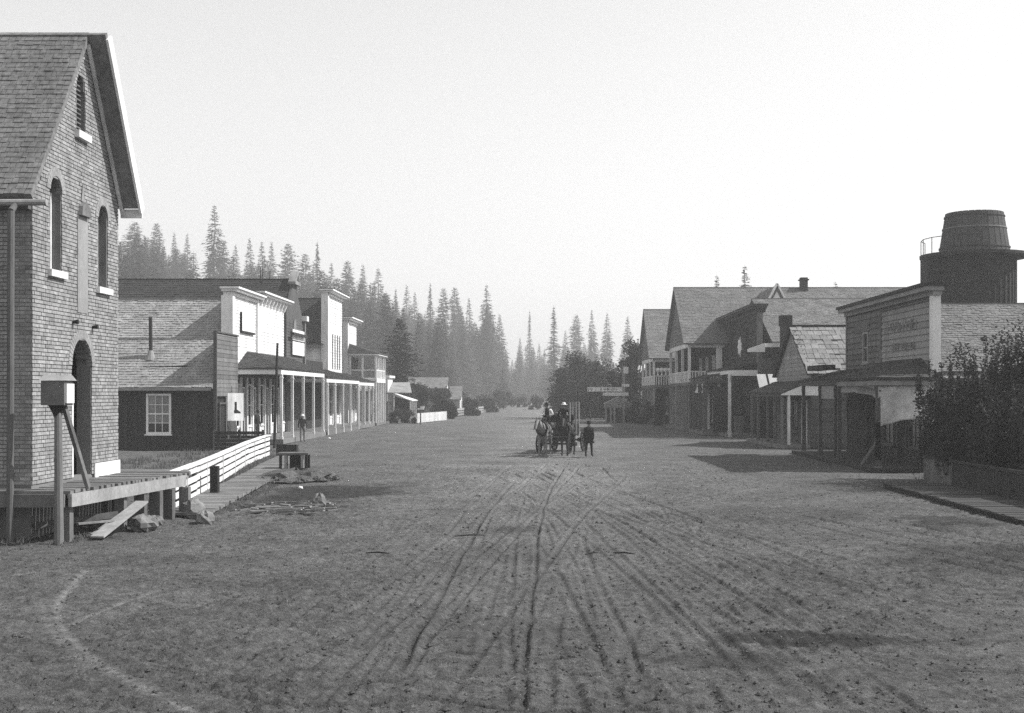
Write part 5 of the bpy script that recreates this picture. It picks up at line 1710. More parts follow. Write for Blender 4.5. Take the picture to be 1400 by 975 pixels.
def hotel_wing(name, label, X, u0, u1, ur, ze, zr, zf, back, seed, wing_posts):
    h = thing(name, label, 'hotel', (X + 4, (u0 + u1) / 2, 0))
    F = FR(X)
    wi = -2.6
    mb = MB(); mb.fbox(F, u0 + .3, u1 - .3, wi - .3, wi, 0, ze); mb.fbox(FC(u0 + .3), X + 2.61, X + back, -.3, 0, 0, ze); mb.build('wall', M_darkboard, h)  # walls behind the balcony get dark boards, shade put into their colour
    mb = MB(); mb.fprism_n(F, [(u0, ze), (u1, ze), (ur, zr - .12)], -.15, 0); mb.build('gable', M_greyboard, h)
    lap_boards(F, h, u0, u1, ze, zr - .4, .3, M_greyboard, n=.003, clip=lambda z: (u0 + (z - ze) / (zr - ze) * (ur - u0), u1 - (z - ze) / (zr - ze) * (u1 - ur)), seed=seed)
    gable_roof(F, h, u0 - .4, u1 + .4, .4, -back, ze - .1, zr, ur, M_shingled, course=.25, width=.25, seed=seed, lift=.03)
    Fw = FR(X + 2.6)
    nb = wing_posts
    for k in range(nb - 1):
        uc = u0 + .9 + (u1 - u0 - 1.8) * (k + .5) / (nb - 1)
        window(Fw, h, uc - .5, uc + .5, zf + .7, zf + 2.2, 2, 2, n=.03)
        if k % 2: door(Fw, h, uc - .5, uc + .5, .3, 2.6, n=.03)
        else: window(Fw, h, uc - .5, uc + .5, .9, 2.7, 2, 2, n=.03)
    window(FC(u0 + .3), h, X + 4.0, X + 5.0, zf + .7, zf + 2.3, 2, 2, n=.03)
    p = MB(); p.fbox(F, u0, u1, -2.6, -.02, zf - .28, zf); p.build('balcony_floor', M_greyboard, h)
    p = MB(); p.fbox(F, u0, u1, -2.6, .3, 0, .25); p.build('floor', M_deck, h)
    p = MB(); p.fbox(F, u1 - .45, u1 - .32, -2.59, -.5, .253, zf - .283); p.fbox(F, u1 - .45, u1 - .32, -2.59, -.5, zf + .003, ze - .1); p.build('end_wall', M_darkboard, h)
    p = MB(); p.fbox(F, u0 + .02, u1 - .02, -.2, -.02, ze - .42, ze - .003); p.fbox(FC(u0 + .1), X + .2, X + 3.0, -.1, .08, ze - .42, ze - .003); p.build('eave_beam', M_white, h)
    for k in range(nb):
        u = u0 + .1 + (u1 - u0 - .2) * k / (nb - 1)
        for za, zb in ((zf + .003, ze - .423), (.25, zf - .283)):
            p = MB(); p.fbox(F, u - .12, u + .12, -.25, -.03, za, zb); p.build('post', M_white if za > 1 else M_paleboard, h)
            if za < 1 and k < nb - 1:
                v = u + (u1 - u0 - .2) / (nb - 1) / 2
                p = MB(); p.fbox(F, v - .1, v + .1, -.24, -.04, za, zb); p.build('post', M_paleboard, h)
    p = MB(); p.fbox(F, u0 + .1, u1 - .1, -.17, -.07, zf + .85, zf + .95); p.fbox(FC(u0 + .12), X + .25, X + 2.6, -.05, .05, zf + .85, zf + .95); rl = p.build('railing', M_white, h)
    n_ = int((u1 - u0) / .3)
    for k in range(n_):
        u = u0 + .2 + (u1 - u0 - .4) * k / (n_ - 1)
        p = MB(); p.fbox(F, u - .05, u + .05, -.15, -.09, zf + .003, zf + .848); p.build('baluster', M_white, rl)
    for k in range(9):
        x = X + .4 + k * .25
        p = MB(); p.fbox(FC(u0 + .12), x - .05, x + .05, -.03, .03, zf + .003, zf + .848); p.build('baluster', M_white, rl)
    p = MB(); p.fbox(FC(u0 + .28), X + 2.35, X + 2.85, .0, .1, zf, ze - .003); p.build('corner_pilaster', M_white, h)
    return h


h1 = hotel_wing('hotel_wing', 'large gabled hotel wing with white balcony rising behind the dark store', 12.2, 102.0, 116.5, 109.3, 7.3, 12.4, 4.0, 26, 101, 4)
h2 = hotel_wing('hotel_wing', 'farther gabled hotel wing whose balcony carries four white urns', 11.5, 126.0, 139.5, 132.6, 6.75, 12.05, 3.95, 20, 103, 4)
mb = MB(); mb.box(14.8, 30, 116.6, 125.8, 0, 7.5); mb.build('link_block', M_greyboard, h2)
for k in range(4):
    u_ = gnd(899, 600)
    x = at(899.5 + k * 5.3, 512, 126.1).x
    q = MB(); q.lathe([(.02, 0), (.2, .0), (.08, .12), (.06, .3), (.2, .42), (.26, .6), (.18, .75), (.02, .8)], (x, 126.12, 4.91), 10)
    q.build('urn', M_white, label='white urn on the camera-side balcony rail of the farther hotel wing', cat='urn', group='white urns on the hotel balcony', smooth=True)
# dormer, chimney of the long hotel roof behind
dm = MB(); fd = FC(101.0)
dm.fprism_n(fd, [(18.2, 9.6), (20.4, 9.6), (19.3, 11.9)], -7.5, .0); dmo = dm.build('dormer', M_greyboard, h1)
dm = MB(); dm.fprism_n(fd, [(18.45, 9.75), (20.15, 9.75), (19.3, 11.4)], .001, .05); dm.build('dormer_gable', M_white, dmo)
dm = MB(); dm.beam(Vector((17.9, 100.9, 9.3)), Vector((19.3, 100.9, 12.0)), .5, .12); dm.beam(Vector((20.7, 100.9, 9.3)), Vector((19.3, 100.9, 12.0)), .5, .12); dm.build('dormer_trim', M_whitetrim, dmo)
ch = MB(); ch.box(22.9, 23.5, 108.7, 109.4, 11.9, 13.25); chh = ch.build('chimney', MATS['dark_brick'], h1)
ch = MB(); ch.box(22.8, 23.6, 108.6, 109.5, 13.0, 13.1); ch.build('chimney_cap', M_dark, chh)

# ---- water tower
wt = thing('water_tower', 'dark round water tower with tapered tank and railed platform at right', 'water tower', (27.7, 78, 0))
WC = (27.3, 78, 0)
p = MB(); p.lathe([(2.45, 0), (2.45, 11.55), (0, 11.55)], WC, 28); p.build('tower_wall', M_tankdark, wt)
p = MB()
for k in range(40):
    g = 2 * math.pi * k / 40
    c = Vector(WC) + Vector((2.47 * math.cos(g), 2.47 * math.sin(g), 0)); p.tube(c, c + Vector((0, 0, 11.5)), .05, .05, 4)
p.build('battens', M_tankdark, wt, kind='stuff')
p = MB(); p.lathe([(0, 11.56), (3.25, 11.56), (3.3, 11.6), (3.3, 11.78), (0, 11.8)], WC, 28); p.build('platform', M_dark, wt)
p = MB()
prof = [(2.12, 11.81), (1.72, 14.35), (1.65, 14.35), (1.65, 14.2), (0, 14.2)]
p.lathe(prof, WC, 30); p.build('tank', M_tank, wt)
for k in range(30):
    g0, g1 = 2 * math.pi * (k + .06) / 30, 2 * math.pi * (k + .94) / 30
    q = MB()
    def cp(g, r, z): return Vector((WC[0] + r * math.cos(g), WC[1] + r * math.sin(g), z))
    q.hexa([cp(g0, 2.11, 11.82), cp(g1, 2.11, 11.82), cp(g1, 2.15, 11.82), cp(g0, 2.15, 11.82), cp(g0, 1.71, 14.38), cp(g1, 1.71, 14.38), cp(g1, 1.75, 14.38), cp(g0, 1.75, 14.38)])
    q.build('stave', M_tank, wt)
for z, r in ((12.2, 2.12), (13.4, 1.92), (14.15, 1.81)):
    q = MB(); q.lathe([(r - .02, z - .04), (r + .03, z - .04), (r + .02, z + .04), (r - .03, z + .04)], WC, 30); q.build('hoop', M_post if z == 13.4 else M_iron, wt)
p = MB(); p.box(WC[0] - 3.2, WC[0] - 2.2, 77.2, 78.6, 10.0, 11.55); p.build('bracket_box', M_tankdark, wt)
rl = MB()
for k in range(18):
    g0, g1 = 2 * math.pi * k / 18, 2 * math.pi * (k + 1) / 18
    if math.cos(g0) < -.5:
        a, b = cp(g0, 3.2, 12.75), cp(g1, 3.2, 12.75); rl.tube(a, b, .025, .025, 5); rl.tube(cp(g0, 3.2, 11.8), a, .025, .025, 5)
rl.build('railing', M_iron, wt)
p = MB(); p.beam((WC[0] + 2.8, 77.5, 11.7), (WC[0] + 8, 77.5, 11.8), .5, .2); p.build('pipe_trough', M_dark, wt)

# ---- low board fence and walk in front of the shrubs
bf = thing('low_board_fence', 'low dark board fence below the big shrub at the right edge', 'fence', (13.35, 36, 0))
f = Face((13.35, 0, 0), (0, 1, 0), (-1, 0, 0))
u = 24.0
r_ = random.Random(8)
me_fb = unit_mesh(mat('fence_board', .06, .9, .25, 1.5, rnd=.25, fine=.25), 'board')
me_fb2 = unit_mesh(M_greyboard, 'board')
while u < 43.0:
    wv = r_.uniform(.2, .26)
    piece(me_fb2 if u > 39.9 else me_fb, 'board', bf, fmat(f, u, 0, .02, wv - .012, .03, .92 + r_.uniform(-.02, .02)))
    u += wv
p = MB(); p.fbox(f, 24, 43.0, .032, .09, .88, .97); p.build('cap_rail', me_fb.materials[0], bf)
for u_ in range(24, 44, 3):
    p = MB(); p.fbox(f, u_ - .06, u_ + .06, -.13, -.003, 0, .95); p.build('post', M_dark, bf)
rw = thing('plank_walk', 'dark plank walk along the low board fence at right', 'walkway', (12.3, 36, 0))
y = 22.0
me_rw = unit_mesh(mat('right_walk_plank', .09, .9, .25, 1.5, rnd=.25, fine=.3), 'plank')
while y < 40.6:
    wv = r_.uniform(.2, .27)
    piece(me_rw, 'plank', rw, Matrix.Translation((11.3 + r_.uniform(-.05, .04), y, .09 + r_.uniform(-.01, .01))) @ Matrix.Diagonal((1.95, wv - .015, .06, 1)))
    y += wv
for x in (11.45, 12.3, 13.1):
    p = MB(); p.box(x - .06, x + .06, 22, 40.6, -.1, .077); p.build('sleeper', M_dark, rw)
p = MB(); p.beam((11.3, 22, .05), (11.3, 40.7, .05), .06, .16); p.build('kerb_board', M_dark, rw)

# ---- street sign boards and kiosk at the far right
ks = thing('kiosk', 'tiny pale kiosk with pediment under the dark trees', 'kiosk', (8.4, 133, 0))
f = FC(132.0)
p = MB(); p.fbox(f, 7.2, 9.7, -2.2, -.3, 0, 1.75); p.build('wall', M_dark, ks)
p = MB(); p.fbox(f, 7.0, 9.9, -2.4, .2, 1.6, 2.0); p.build('frieze', M_paleboard, ks)
p = MB(); p.fprism_n(f, [(6.9, 2.003), (10.0, 2.003), (8.45, 2.75)], -2.4, .25); p.build('pediment', M_paleboard, ks)
for u_ in (7.1, 7.6, 8.0, 9.75):
    p = MB(); p.fbox(f, u_ - .09, u_ + .09, -.1, .1, 0, 1.597); p.build('post', M_paleboard, ks)
ss = thing('hanging_sign', 'two long white sign boards hung before the dark trees by the hotel', 'sign', (8.9, 131, 0))
f = FC(131.0)
p = MB(); p.fbox(f, 8.8, 9.05, -.1, .1, 0, 6.0); p.build('post', M_paleboard, ss)
p = MB(); p.fbox(f, 5.1, 8.798, -.03, .03, 3.3, 3.76); b1 = p.build('board', M_white, ss)
strokes(f, 5.15, 8.7, 3.36, 3.71, .031, 11, 12, M_midboard, b1)
p = MB(); p.fbox(f, 6.7, 9.4, .101, .15, 2.85, 3.2); p.build('board', M_white, ss)
p = MB(); p.fbox(f, 8.7, 9.5, .101, .16, 3.8, 4.1); p.fbox(f, 8.9, 9.4, .101, .16, 5.2, 5.9); p.build('notice', M_white, ss)
# ------------------------------------------------------------------ the team and wagon coming up the street
WA = math.radians(-9)
wl = Vector((1.2, 65.6, 0))
MW = Matrix.Translation(wl) @ Matrix.Rotation(WA, 4, 'Z')
wg = thing('freight_wagon', 'dark freight wagon with upright stakes drawn by two horses', 'wagon', wl)
M_wagon = mat('wagon_paint', .035, .8, .3, 3)


def wpart(mb, name, m, smooth=False, parent=None):
    return piece(mb.mesh(name, m, smooth=smooth), name, parent or wg, MW if parent is None else MW)


def wheel(x, y, r):
    c = Vector((x, y, r))
    hb = MB(); hb.lathe([(.0, -.16), (.08, -.16), (.12, -.05), (.12, .05), (.08, .16), (0, .16)], c, 12, 'X')
    w = wpart(hb, 'wheel', M_wagon)
    rm = MB(); rm.lathe([(r - .09, -.035), (r, -.035), (r, .035), (r - .09, .035), (r - .09, -.035)], c, 28, 'X')
    o = piece(rm.mesh('rim', M_wagon), 'rim', w, MW)
    sp = MB()
    for k in range(12):
        g = 2 * math.pi * k / 12
        d = Vector((0, math.cos(g), math.sin(g)))
        sp.tube(c + d * .1, c + d * (r - .08), .03, .025, 5)
    piece(sp.mesh('spokes', M_wagon), 'spokes', w, MW)


for x in (-.82, .82):
    wheel(x, -1.35, .5); wheel(x, 1.35, .62)
b = MB(); b.tube((-.9, -1.35, .5), (.9, -1.35, .5), .05); b.tube((-.9, 1.35, .62), (.9, 1.35, .62), .05); b.box(-.35, .35, -1.6, 1.6, .62, .78); wpart(b, 'running_gear', M_wagon)
b = MB(); b.box(-.62, .62, -1.9, 2.2, .86, .94); b.box(-.62, -.57, -1.9, 2.2, .943, 1.45); b.box(.57, .62, -1.9, 2.2, .943, 1.45); b.box(-.565, .565, -1.9, -1.85, .943, 1.35); b.box(-.565, .565, 2.15, 2.2, .943, 1.45); b.box(-.25, .25, -1.5, 1.5, .783, .857)
wpart(b, 'wagon_box', M_wagon)
for y in (-1.75, -.75, .6, 1.9):
    b = MB(); b.box(.625, .70, y - .045, y + .045, .9, 2.65); wpart(b, 'stake', M_paleboard)
for y in (.4, 1.9):
    b = MB(); b.box(-.70, -.625, y - .045, y + .045, .9, 2.3); wpart(b, 'stake', M_greyboard)
b = MB(); b.box(-.8, .8, -1.75, -1.3, 1.62, 1.68); b.box(-.8, .8, -1.33, -1.28, 1.683, 2.0)
for x in (-.75, .72): b.box(x, x + .05, -1.7, -1.35, 1.453, 1.617)
wpart(b, 'seat', M_dark)
b = MB(); b.hexa([Vector(q) for q in ((-.62, -2.35, 1.15), (.62, -2.35, 1.15), (.62, -1.905, 1.0), (-.62, -1.905, 1.0), (-.62, -2.37, 1.2), (.62, -2.37, 1.2), (.62, -1.905, 1.05), (-.62, -1.905, 1.05))]); wpart(b, 'footboard', M_greyboard)
b = MB(); b.beam((0, -1.6, .62), (.5, -4.9, .95), .1, .1); b.beam((-.75, -2.0, .7), (.75, -2.0, .7), .07, .07); b.beam((-.1, -4.85, .98), (1.1, -4.85, .98), .06, .06); wpart(b, 'tongue', M_midboard)
# load
ld = thing('cargo_crate', 'pale crate on the wagon behind the two men', 'crate', wl + Vector((0, 0, 1)))
b = MB(); b.box(-.2, .35, -.95, -.3, .945, 2.05)
piece(b.mesh('crate_box', M_greyboard), 'crate_box', ld, MW)
b = MB(); b.box(-.23, .38, -.98, -.27, 2.052, 2.1); piece(b.mesh('lid', M_paleboard), 'lid', ld, MW)
sk = thing('cargo_sack', 'pale bulging sack slung at the side of the wagon load', 'sack', wl + Vector((.4, 0, 1)))
b = MB(); b.blob((.3, -2.0 + .9, 1.45), .3, .3, .5, 5, 12, .08); piece(b.mesh('sack', M_canvas, smooth=True), 'sack', sk, MW)
# men on the seat


def vest(r, M, J):
    mb = MB(); c = Vector(J['crown'])
    mb.blob(c + Vector((0, .03, -.03)), .085, .1, .07, 5, 10, .03)
    piece(mb.mesh('hair', M_hat, smooth=True), 'hair', r, M)


place_person('man in white shirt sleeves and dark vest driving the wagon', ME_driver, J_sit, MW @ Vector((-.55, -1.5, 1.80)), WA, M_hat, extra=vest)
place_person('man in dark coat and pale hat riding beside the driver', ME_sitdark, J_sit2, MW @ Vector((.3, -1.42, 1.80)), WA + .15, M_strawhat, extra=vest)
# horses
hl = MW @ Vector((-.3, -4.0, 0)); hr = MW @ Vector((.85, -4.1, 0))
ph = thing('horse', 'pale horse with lowered head on the left of the wagon team', 'horse', hl, 'wagon team')
M = Matrix.Translation(hl) @ Matrix.Rotation(WA - .02, 4, 'Z') @ Matrix.Scale(1.08, 4)
piece(ME_pale, 'body', ph, M); horse_extras(ph, M, N_pale, M_greyboard)
dh = thing('horse', 'dark horse on the right of the wagon team', 'horse', hr, 'wagon team')
M = Matrix.Translation(hr) @ Matrix.Rotation(WA - .1, 4, 'Z') @ Matrix.Scale(1.05, 4)
piece(ME_dark, 'body', dh, M); horse_extras(dh, M, N_dark, M_hat)
q = MB()
for s in (-.3, .85):
    a = MW @ Vector((-.45, -1.95, 2.0)); b = MW @ Vector((s, -4.6, 1.65)); c = (a + b) / 2 - Vector((0, 0, .12))
    q.tube(a, c, .012, .012, 4); q.tube(c, b, .012, .012, 4)
q.build('reins', M_leather, label='leather reins running from the driver to the two horses', cat='reins')
# man on foot


def coat(r, M, J):
    mb = MB()
    prof = [(.10, 1.49), (.2, 1.44), (.235, 1.3), (.225, 1.1), (.25, .9), (.285, .68), (.27, .68)]
    mb.lathe(prof, (0, 0, 0), 16)
    mb.v = [Vector((v.x, v.y * .72, v.z)) for v in mb.v]
    piece(mb.mesh('coat', M_coat, smooth=True), 'coat', r, M)


place_person('man in dark coat and trousers walking beside the wagon', ME_walk, J_walk, gnd(805, 625) + Vector((0, 0, 0)), math.radians(165), M_hat, extra=coat)
# ------------------------------------------------------------------ trees
def conifer_mesh(seed, H=30.0, R=4.2, base=.12, shape='fir', dens=1.0, ragged=.25, clump=1.0):
    """crown of needle clumps along whorled limbs; trunk separate"""
    r = random.Random(seed)
    V, Fc = [], []
    trunk = MB()
    segs = 7
    bend = [(r.uniform(-.15, .15), r.uniform(-.15, .15)) for _ in range(segs + 1)]
    r0 = H * .008 + .06
    prev = Vector((0, 0, -1.0))
    for k in range(1, segs + 1):
        t = k / segs
        p = Vector((bend[k][0], bend[k][1], H * t * .985))
        trunk.tube(prev, p, r0 * (1 - (k - 1) / segs) + .03, r0 * (1 - t) + .03, 7)
        prev = p
    z = H * base
    step = H / 58 / dens ** .5
    UP = Vector((0, 0, 1))
    trunk.tube((0, 0, H * .94), (0, 0, H * 1.01), .05, .01, 4)
    gaps = [(r.uniform(0, 6.28), r.uniform(base, .95), r.uniform(.04, .1)) for _ in range(int(14 * ragged))]
    while z < H * .99:
        t = (z - H * base) / (H * (1 - base))
        if shape == 'fir': prof = (1 - t) ** .9 * (1 if t > .1 else .6 + t * 4)
        elif shape == 'pine': prof = min(1, .6 + t * 2.0) * (1 - t) ** .62
        else: prof = (1 - t) ** .8 * (.75 + .25 * math.sin(t * 19 + seed))
        nb = max(4, int(15 * dens * (.35 + prof * .75)))
        a0 = r.uniform(0, 6.28)
        for b in range(nb):
            g = a0 + 2 * math.pi * b / nb + r.uniform(-.35, .35)
            L = R * prof * r.uniform(1 - ragged * 1.6, 1 + ragged * .7) + .12
            for ga, gt, gw in gaps:
                if abs(t - gt) < gw and math.cos(g - ga) > .35: L *= .45
            droop = {'fir': -.38, 'pine': .0}.get(shape, -.2) + r.uniform(-.15, .15) + max(0, t - .75) * 2.2
            d = Vector((math.cos(g), math.sin(g), droop))
            side = Vector((-math.sin(g), math.cos(g), 0))
            o = Vector((0, 0, z + r.uniform(-.4, .4)))
            if L > 1.6 and r.random() < .5: trunk.tube(o, o + d * L * .7, .04, .02, 4)
            n = max(2, int(L / .55))
            for k in range(n):
                s = .2 + .8 * (k + r.random()) / n
                c = o + d * L * s
                w = clump * r.uniform(.6, 1.2) * (1.1 - .45 * s) * min(1.0, .28 + prof * 1.9)
                for sg in (-1, 1):
                    tip = c + (d * r.uniform(.5, 1.0) + side * sg * r.uniform(.3, 1.0) + UP * r.uniform(-.55, .15)) * w
                    b2 = c + (d * r.uniform(-.5, .1) + side * sg * r.uniform(.0, .5) + UP * r.uniform(-.5, .2)) * w * .7
                    i = len(V)
                    V.extend((c + UP * .06, tip, b2))
                    Fc.append((i, i + 1, i + 2))
        z += step * r.uniform(.8, 1.2)
    cr = MB(); cr.v, cr.f = V, Fc
    return trunk, cr


PROT = []
for k, (H, R, base, shape, dens, rag) in enumerate(((30, 5.6, .05, 'fir', 1.4, .22), (30, 4.6, .06, 'fir', 1.3, .28), (30, 5.0, .12, 'pine', 1.4, .35), (30, 4.2, .1, 'pine', 1.3, .35), (30, 3.9, .05, 'fir', 1.3, .3), (30, 3.6, .08, 'snaggy', 1.1, .5), (30, 6.4, .04, 'fir', 1.4, .2))):
    tk, cr = conifer_mesh(100 + k, H, R, base, shape, dens, rag)
    PROT.append((tk.mesh('trunk', M_bark), cr.mesh('crown', M_needle)))


def add_conifer(label, loc, H, kind, wscale=1.0, rot=0.0, group=None, name='conifer_tree', lean=0.0):
    t = thing(name, label, 'tree', loc, group)
    M = Matrix.Translation(loc) @ Matrix.Rotation(lean, 4, 'Y') @ Matrix.Rotation(rot, 4, 'Z') @ Matrix.Diagonal((H / 30 * wscale, H / 30 * wscale, H / 30, 1))
    piece(PROT[kind][0], 'trunk', t, M); piece(PROT[kind][1], 'crown', t, M)
    return t


r_ = random.Random(77)
# skyline trees read off the photograph: pixel of the tip, prototype, width factor, distance, label
SKY = [(184, 303, 2, 1.35, 255, 'broad rounded hazy pine just right of the brick gable'),
       (214, 305, 3, 1.0, 262, 'slim rounded hazy pine second from the brick gable'),
       (238, 318, 4, .9, 275, 'thin hazy fir between slim pine and the tallest hillside fir'),
       (256, 320, 4, .9, 282, 'pale thin fir close left of the tallest hillside fir'),
       (293, 281, 0, 1.05, 235, 'tallest pointed fir on the left hillside'),
       (322, 335, 1, .9, 270, 'small fir right beside the tallest hillside fir'),
       (341, 326, 1, .9, 262, 'pointed fir above the long dark hall roof'),
       (358, 331, 4, 1.0, 255, 'slender dark fir above the bracketed white cornice'),
       (371, 331, 4, .9, 270, 'slender pale fir above the white cornice'),
       (394, 333, 2, 1.0, 268, 'rounded pine top above the small white pediment'),
       (417, 347, 3, 1.1, 260, 'rounded pine left of the bare-tipped fir'),
       (434, 330, 5, .85, 258, 'bare-tipped ragged fir above the grey hall'),
       (453, 360, 4, 1.0, 285, 'low pale fir above the gap beside the tall white store'),
       (475, 357, 3, 1.0, 255, 'dense pine over the tall white store cornice'),
       (496, 362, 4, 1.0, 270, 'thin pine right of the dense pine over the tall white store'),
       (517, 367, 6, 1.0, 250, 'broad dark fir left above the dark near pine'),
       (541, 394, 5, .9, 275, 'ragged fir with thin top above the dark near pine'),
       (556, 390, 1, .9, 290, 'pale fir right of the ragged thin-topped fir'),
       (567, 400, 4, .9, 290, 'small pale fir among the centre-left conifers'),
       (588, 386, 5, .8, 280, 'spindly bare-topped tree among the centre-left conifers'),
       (606, 394, 3, .85, 265, 'first of two tall narrow pines left of the street end'),
       (622, 393, 3, .85, 275, 'second of two tall narrow pines left of the street end'),
       (641, 408, 1, .85, 270, 'fir between narrow pines and tallest centre fir'),
       (665, 390, 0, 1.0, 250, 'tallest sharp-tipped fir left of the street end'),
       (683, 430, 4, 1.2, 262, 'sloping fir on the right flank of the tallest centre fir'),
       (724, 424, 5, .75, 330, 'pale spindly snag near the street end'),
       (711, 462, 1, .9, 340, 'low hazy fir left of the spindly snag'),
       (737, 470, 1, 1.0, 330, 'low hazy fir right of the spindly snag'),
       (757, 418, 5, 1.15, 235, 'tall open-branched fir behind the dark broad-leaved trees'),
       (788, 430, 2, .9, 300, 'pale broad pine behind the dark broad-leaved trees'),
       (809, 424, 0, .75, 285, 'pointed fir behind the dark broad-leaved trees, left of a pair'),
       (830, 428, 1, .95, 275, 'pointed fir behind the dark broad-leaved trees, right of a pair'),
       (858, 433, 4, 1.1, 270, 'pale fir just left of the hotel'),
       (773, 452, 4, 1.0, 320, 'faint fir beside the open-branched fir')]
for px, py, kind, ws, D, lb_ in SKY:
    D *= 1.6
    p = at(px, py, D)
    zb = float(hill(p.x, D)) if p.x < -30 else 0.0
    add_conifer(lb_, (p.x, D, zb - .3), max(12, p.z - zb + .3), kind, ws * 1.22, r_.uniform(0, 6), 'conifers on the skyline')
for px, py, kind, lb_ in ((980, 377, 4, 'small dark fir tip showing over the hotel ridge'), (1018, 364, 0, 'larger dark fir top showing over the hotel ridge'), (1142, 386, 4, 'tiny fir tip showing over the long hotel roof')):
    p = at(px, py, 165)
    add_conifer(lb_, (p.x, 165, -.2), p.z + .2, kind, 1.25, 1.0, 'fir tops behind the hotel')
# trees filling the slope below the skyline


def skyline(px):
    xs_ = [s[0] for s in sorted(SKY)]
    ys_ = [s[1] for s in sorted(SKY)]
    return float(np.interp(px, xs_, ys_))


mass = []
for k in range(190):
    px = r_.uniform(150, 705)
    D = r_.uniform(260, 520)
    x = (px - VPX) * D / FPX
    zb = float(hill(x, D)) if x < -30 else 0.0
    lim = at(px, skyline(px) + r_.uniform(16, 60), D).z
    H = min(r_.uniform(28, 52), lim - zb)
    if H < 9: continue
    if D < 330 and abs(x) < 20: continue
    if px > 620 and D < 360: continue
    zone = [z for z in ((240, 'close right of the brick gable'), (330, 'behind the shingle roof of the dark board store'), (410, 'behind the bracketed white store'), (470, 'behind the tall white store'), (530, 'behind the open balcony'), (590, 'above the cottage bushes'), (640, 'above the white picket fence'), (999, 'left of the street end')) if px < z[0]][0][1]
    add_conifer('hazy conifer on the slope ' + zone, (x, D, zb - .3), H, r_.choice((0, 1, 2, 3, 4, 6)), r_.uniform(1.1, 1.5), r_.uniform(0, 6), 'conifers on the slope ' + zone)
for k in range(56):
    px = r_.choice((r_.uniform(690, 760), r_.uniform(740, 880)))
    D = r_.uniform(480, 680)
    x = (px - VPX) * D / FPX
    H = min(r_.uniform(24, 40), at(px, 470 + r_.uniform(0, 45), D).z)
    if H < 7: continue
    zone = 'at the very end of the street' if px < 745 else ('behind the dark broad-leaved trees' if px < 830 else 'just left of the far hotel wing')
    add_conifer('pale far conifer in the haze ' + zone, (x, D, -.3), H, r_.choice((0, 1, 3, 4)), r_.uniform(1.1, 1.5), r_.uniform(0, 6), 'far conifers ' + zone)


def bushy(name, label, loc, H, W, seed, m, leaf=.3, n=2600, stems=5, group=None, cat='tree', trunk_h=.25, up=.0, lobes=9):
    r = random.Random(seed)
    t = thing(name, label, cat, loc, group)
    loc = Vector(loc)
    tk = MB()
    cents = []
    for k in range(lobes):
        g = r.uniform(0, 6.28); q = r.random() ** .5
        z = H * (trunk_h + (1 - trunk_h) * r.uniform(.04, .88))
        taper = 1 - .55 * max(0, (z / H - .45)) / .55
        c = Vector((math.cos(g) * W * .33 * q * taper, math.sin(g) * W * .33 * q * taper, z))
        cents.append((c, r.uniform(.16, .27) * min(W, H)))
    cents.append((Vector((r.uniform(-.1, .1) * W, 0, H * .86)), .15 * W))
    fork = Vector((0, 0, H * trunk_h * .8))
    tk.tube((0, 0, -.3), fork, .03 * H + .03, .022 * H + .02, 8)
    for c, rr in cents: tk.tube(fork, c, .012 * H + .01, .006 * H, 5)
    V, Fx = [], []
    shoots = []
    if up:
        for k in range(int(60 * up * 2)):
            g = r.uniform(0, 6.28); q = r.random() ** .5 * W * .5
            b0 = Vector((math.cos(g) * q, math.sin(g) * q, H * r.uniform(.05, .45)))
            e = b0 + Vector((math.cos(g) * r.uniform(-.1, .35), math.sin(g) * r.uniform(-.1, .35), H * r.uniform(.25, .62) * (1 - .35 * q / W)))
            e.z = min(e.z, H * (1.08 - .5 * (q / W) ** 1.5) * r.uniform(.75, 1.0))
            shoots.append((b0, e)); tk.tube(b0, e, .02, .006, 4)
    for k in range(n):
        c, rr = r.choice(cents)
        d = Vector((r.gauss(0, 1), r.gauss(0, 1), r.gauss(0, 1))).normalized()
        p = c + d * rr * (r.random() ** .38) * r.uniform(.8, 1.25)
        if up and r.random() < .78:
            b0, e = r.choice(shoots); q = r.random() ** .8
            p = b0.lerp(e, q) + Vector((r.gauss(0, 1), r.gauss(0, 1), r.gauss(0, 1))) * .17 * (1.15 - q)
        if p.z < .05: p.z = r.uniform(.05, .3)
        e1 = Vector((r.gauss(0, 1), r.gauss(0, 1), r.gauss(0, .8))).normalized() * leaf * r.uniform(.6, 1.3)
        e2 = e1.cross(Vector((r.gauss(0, 1), r.gauss(0, 1), r.gauss(0, 1)))).normalized() * leaf * r.uniform(.35, .6)
        i = len(V)
        V.extend((p - e1 * .5, p + e2 * .5, p + e1 * .5, p - e2 * .5)); Fx.append((i, i + 1, i + 2, i + 3))
    cr = MB(); cr.v, cr.f = V, Fx
    M = Matrix.Translation(loc)
    piece(tk.mesh('trunk', M_bark), 'trunk', t, M); piece(cr.mesh('crown', m), 'crown', t, M)
    return t


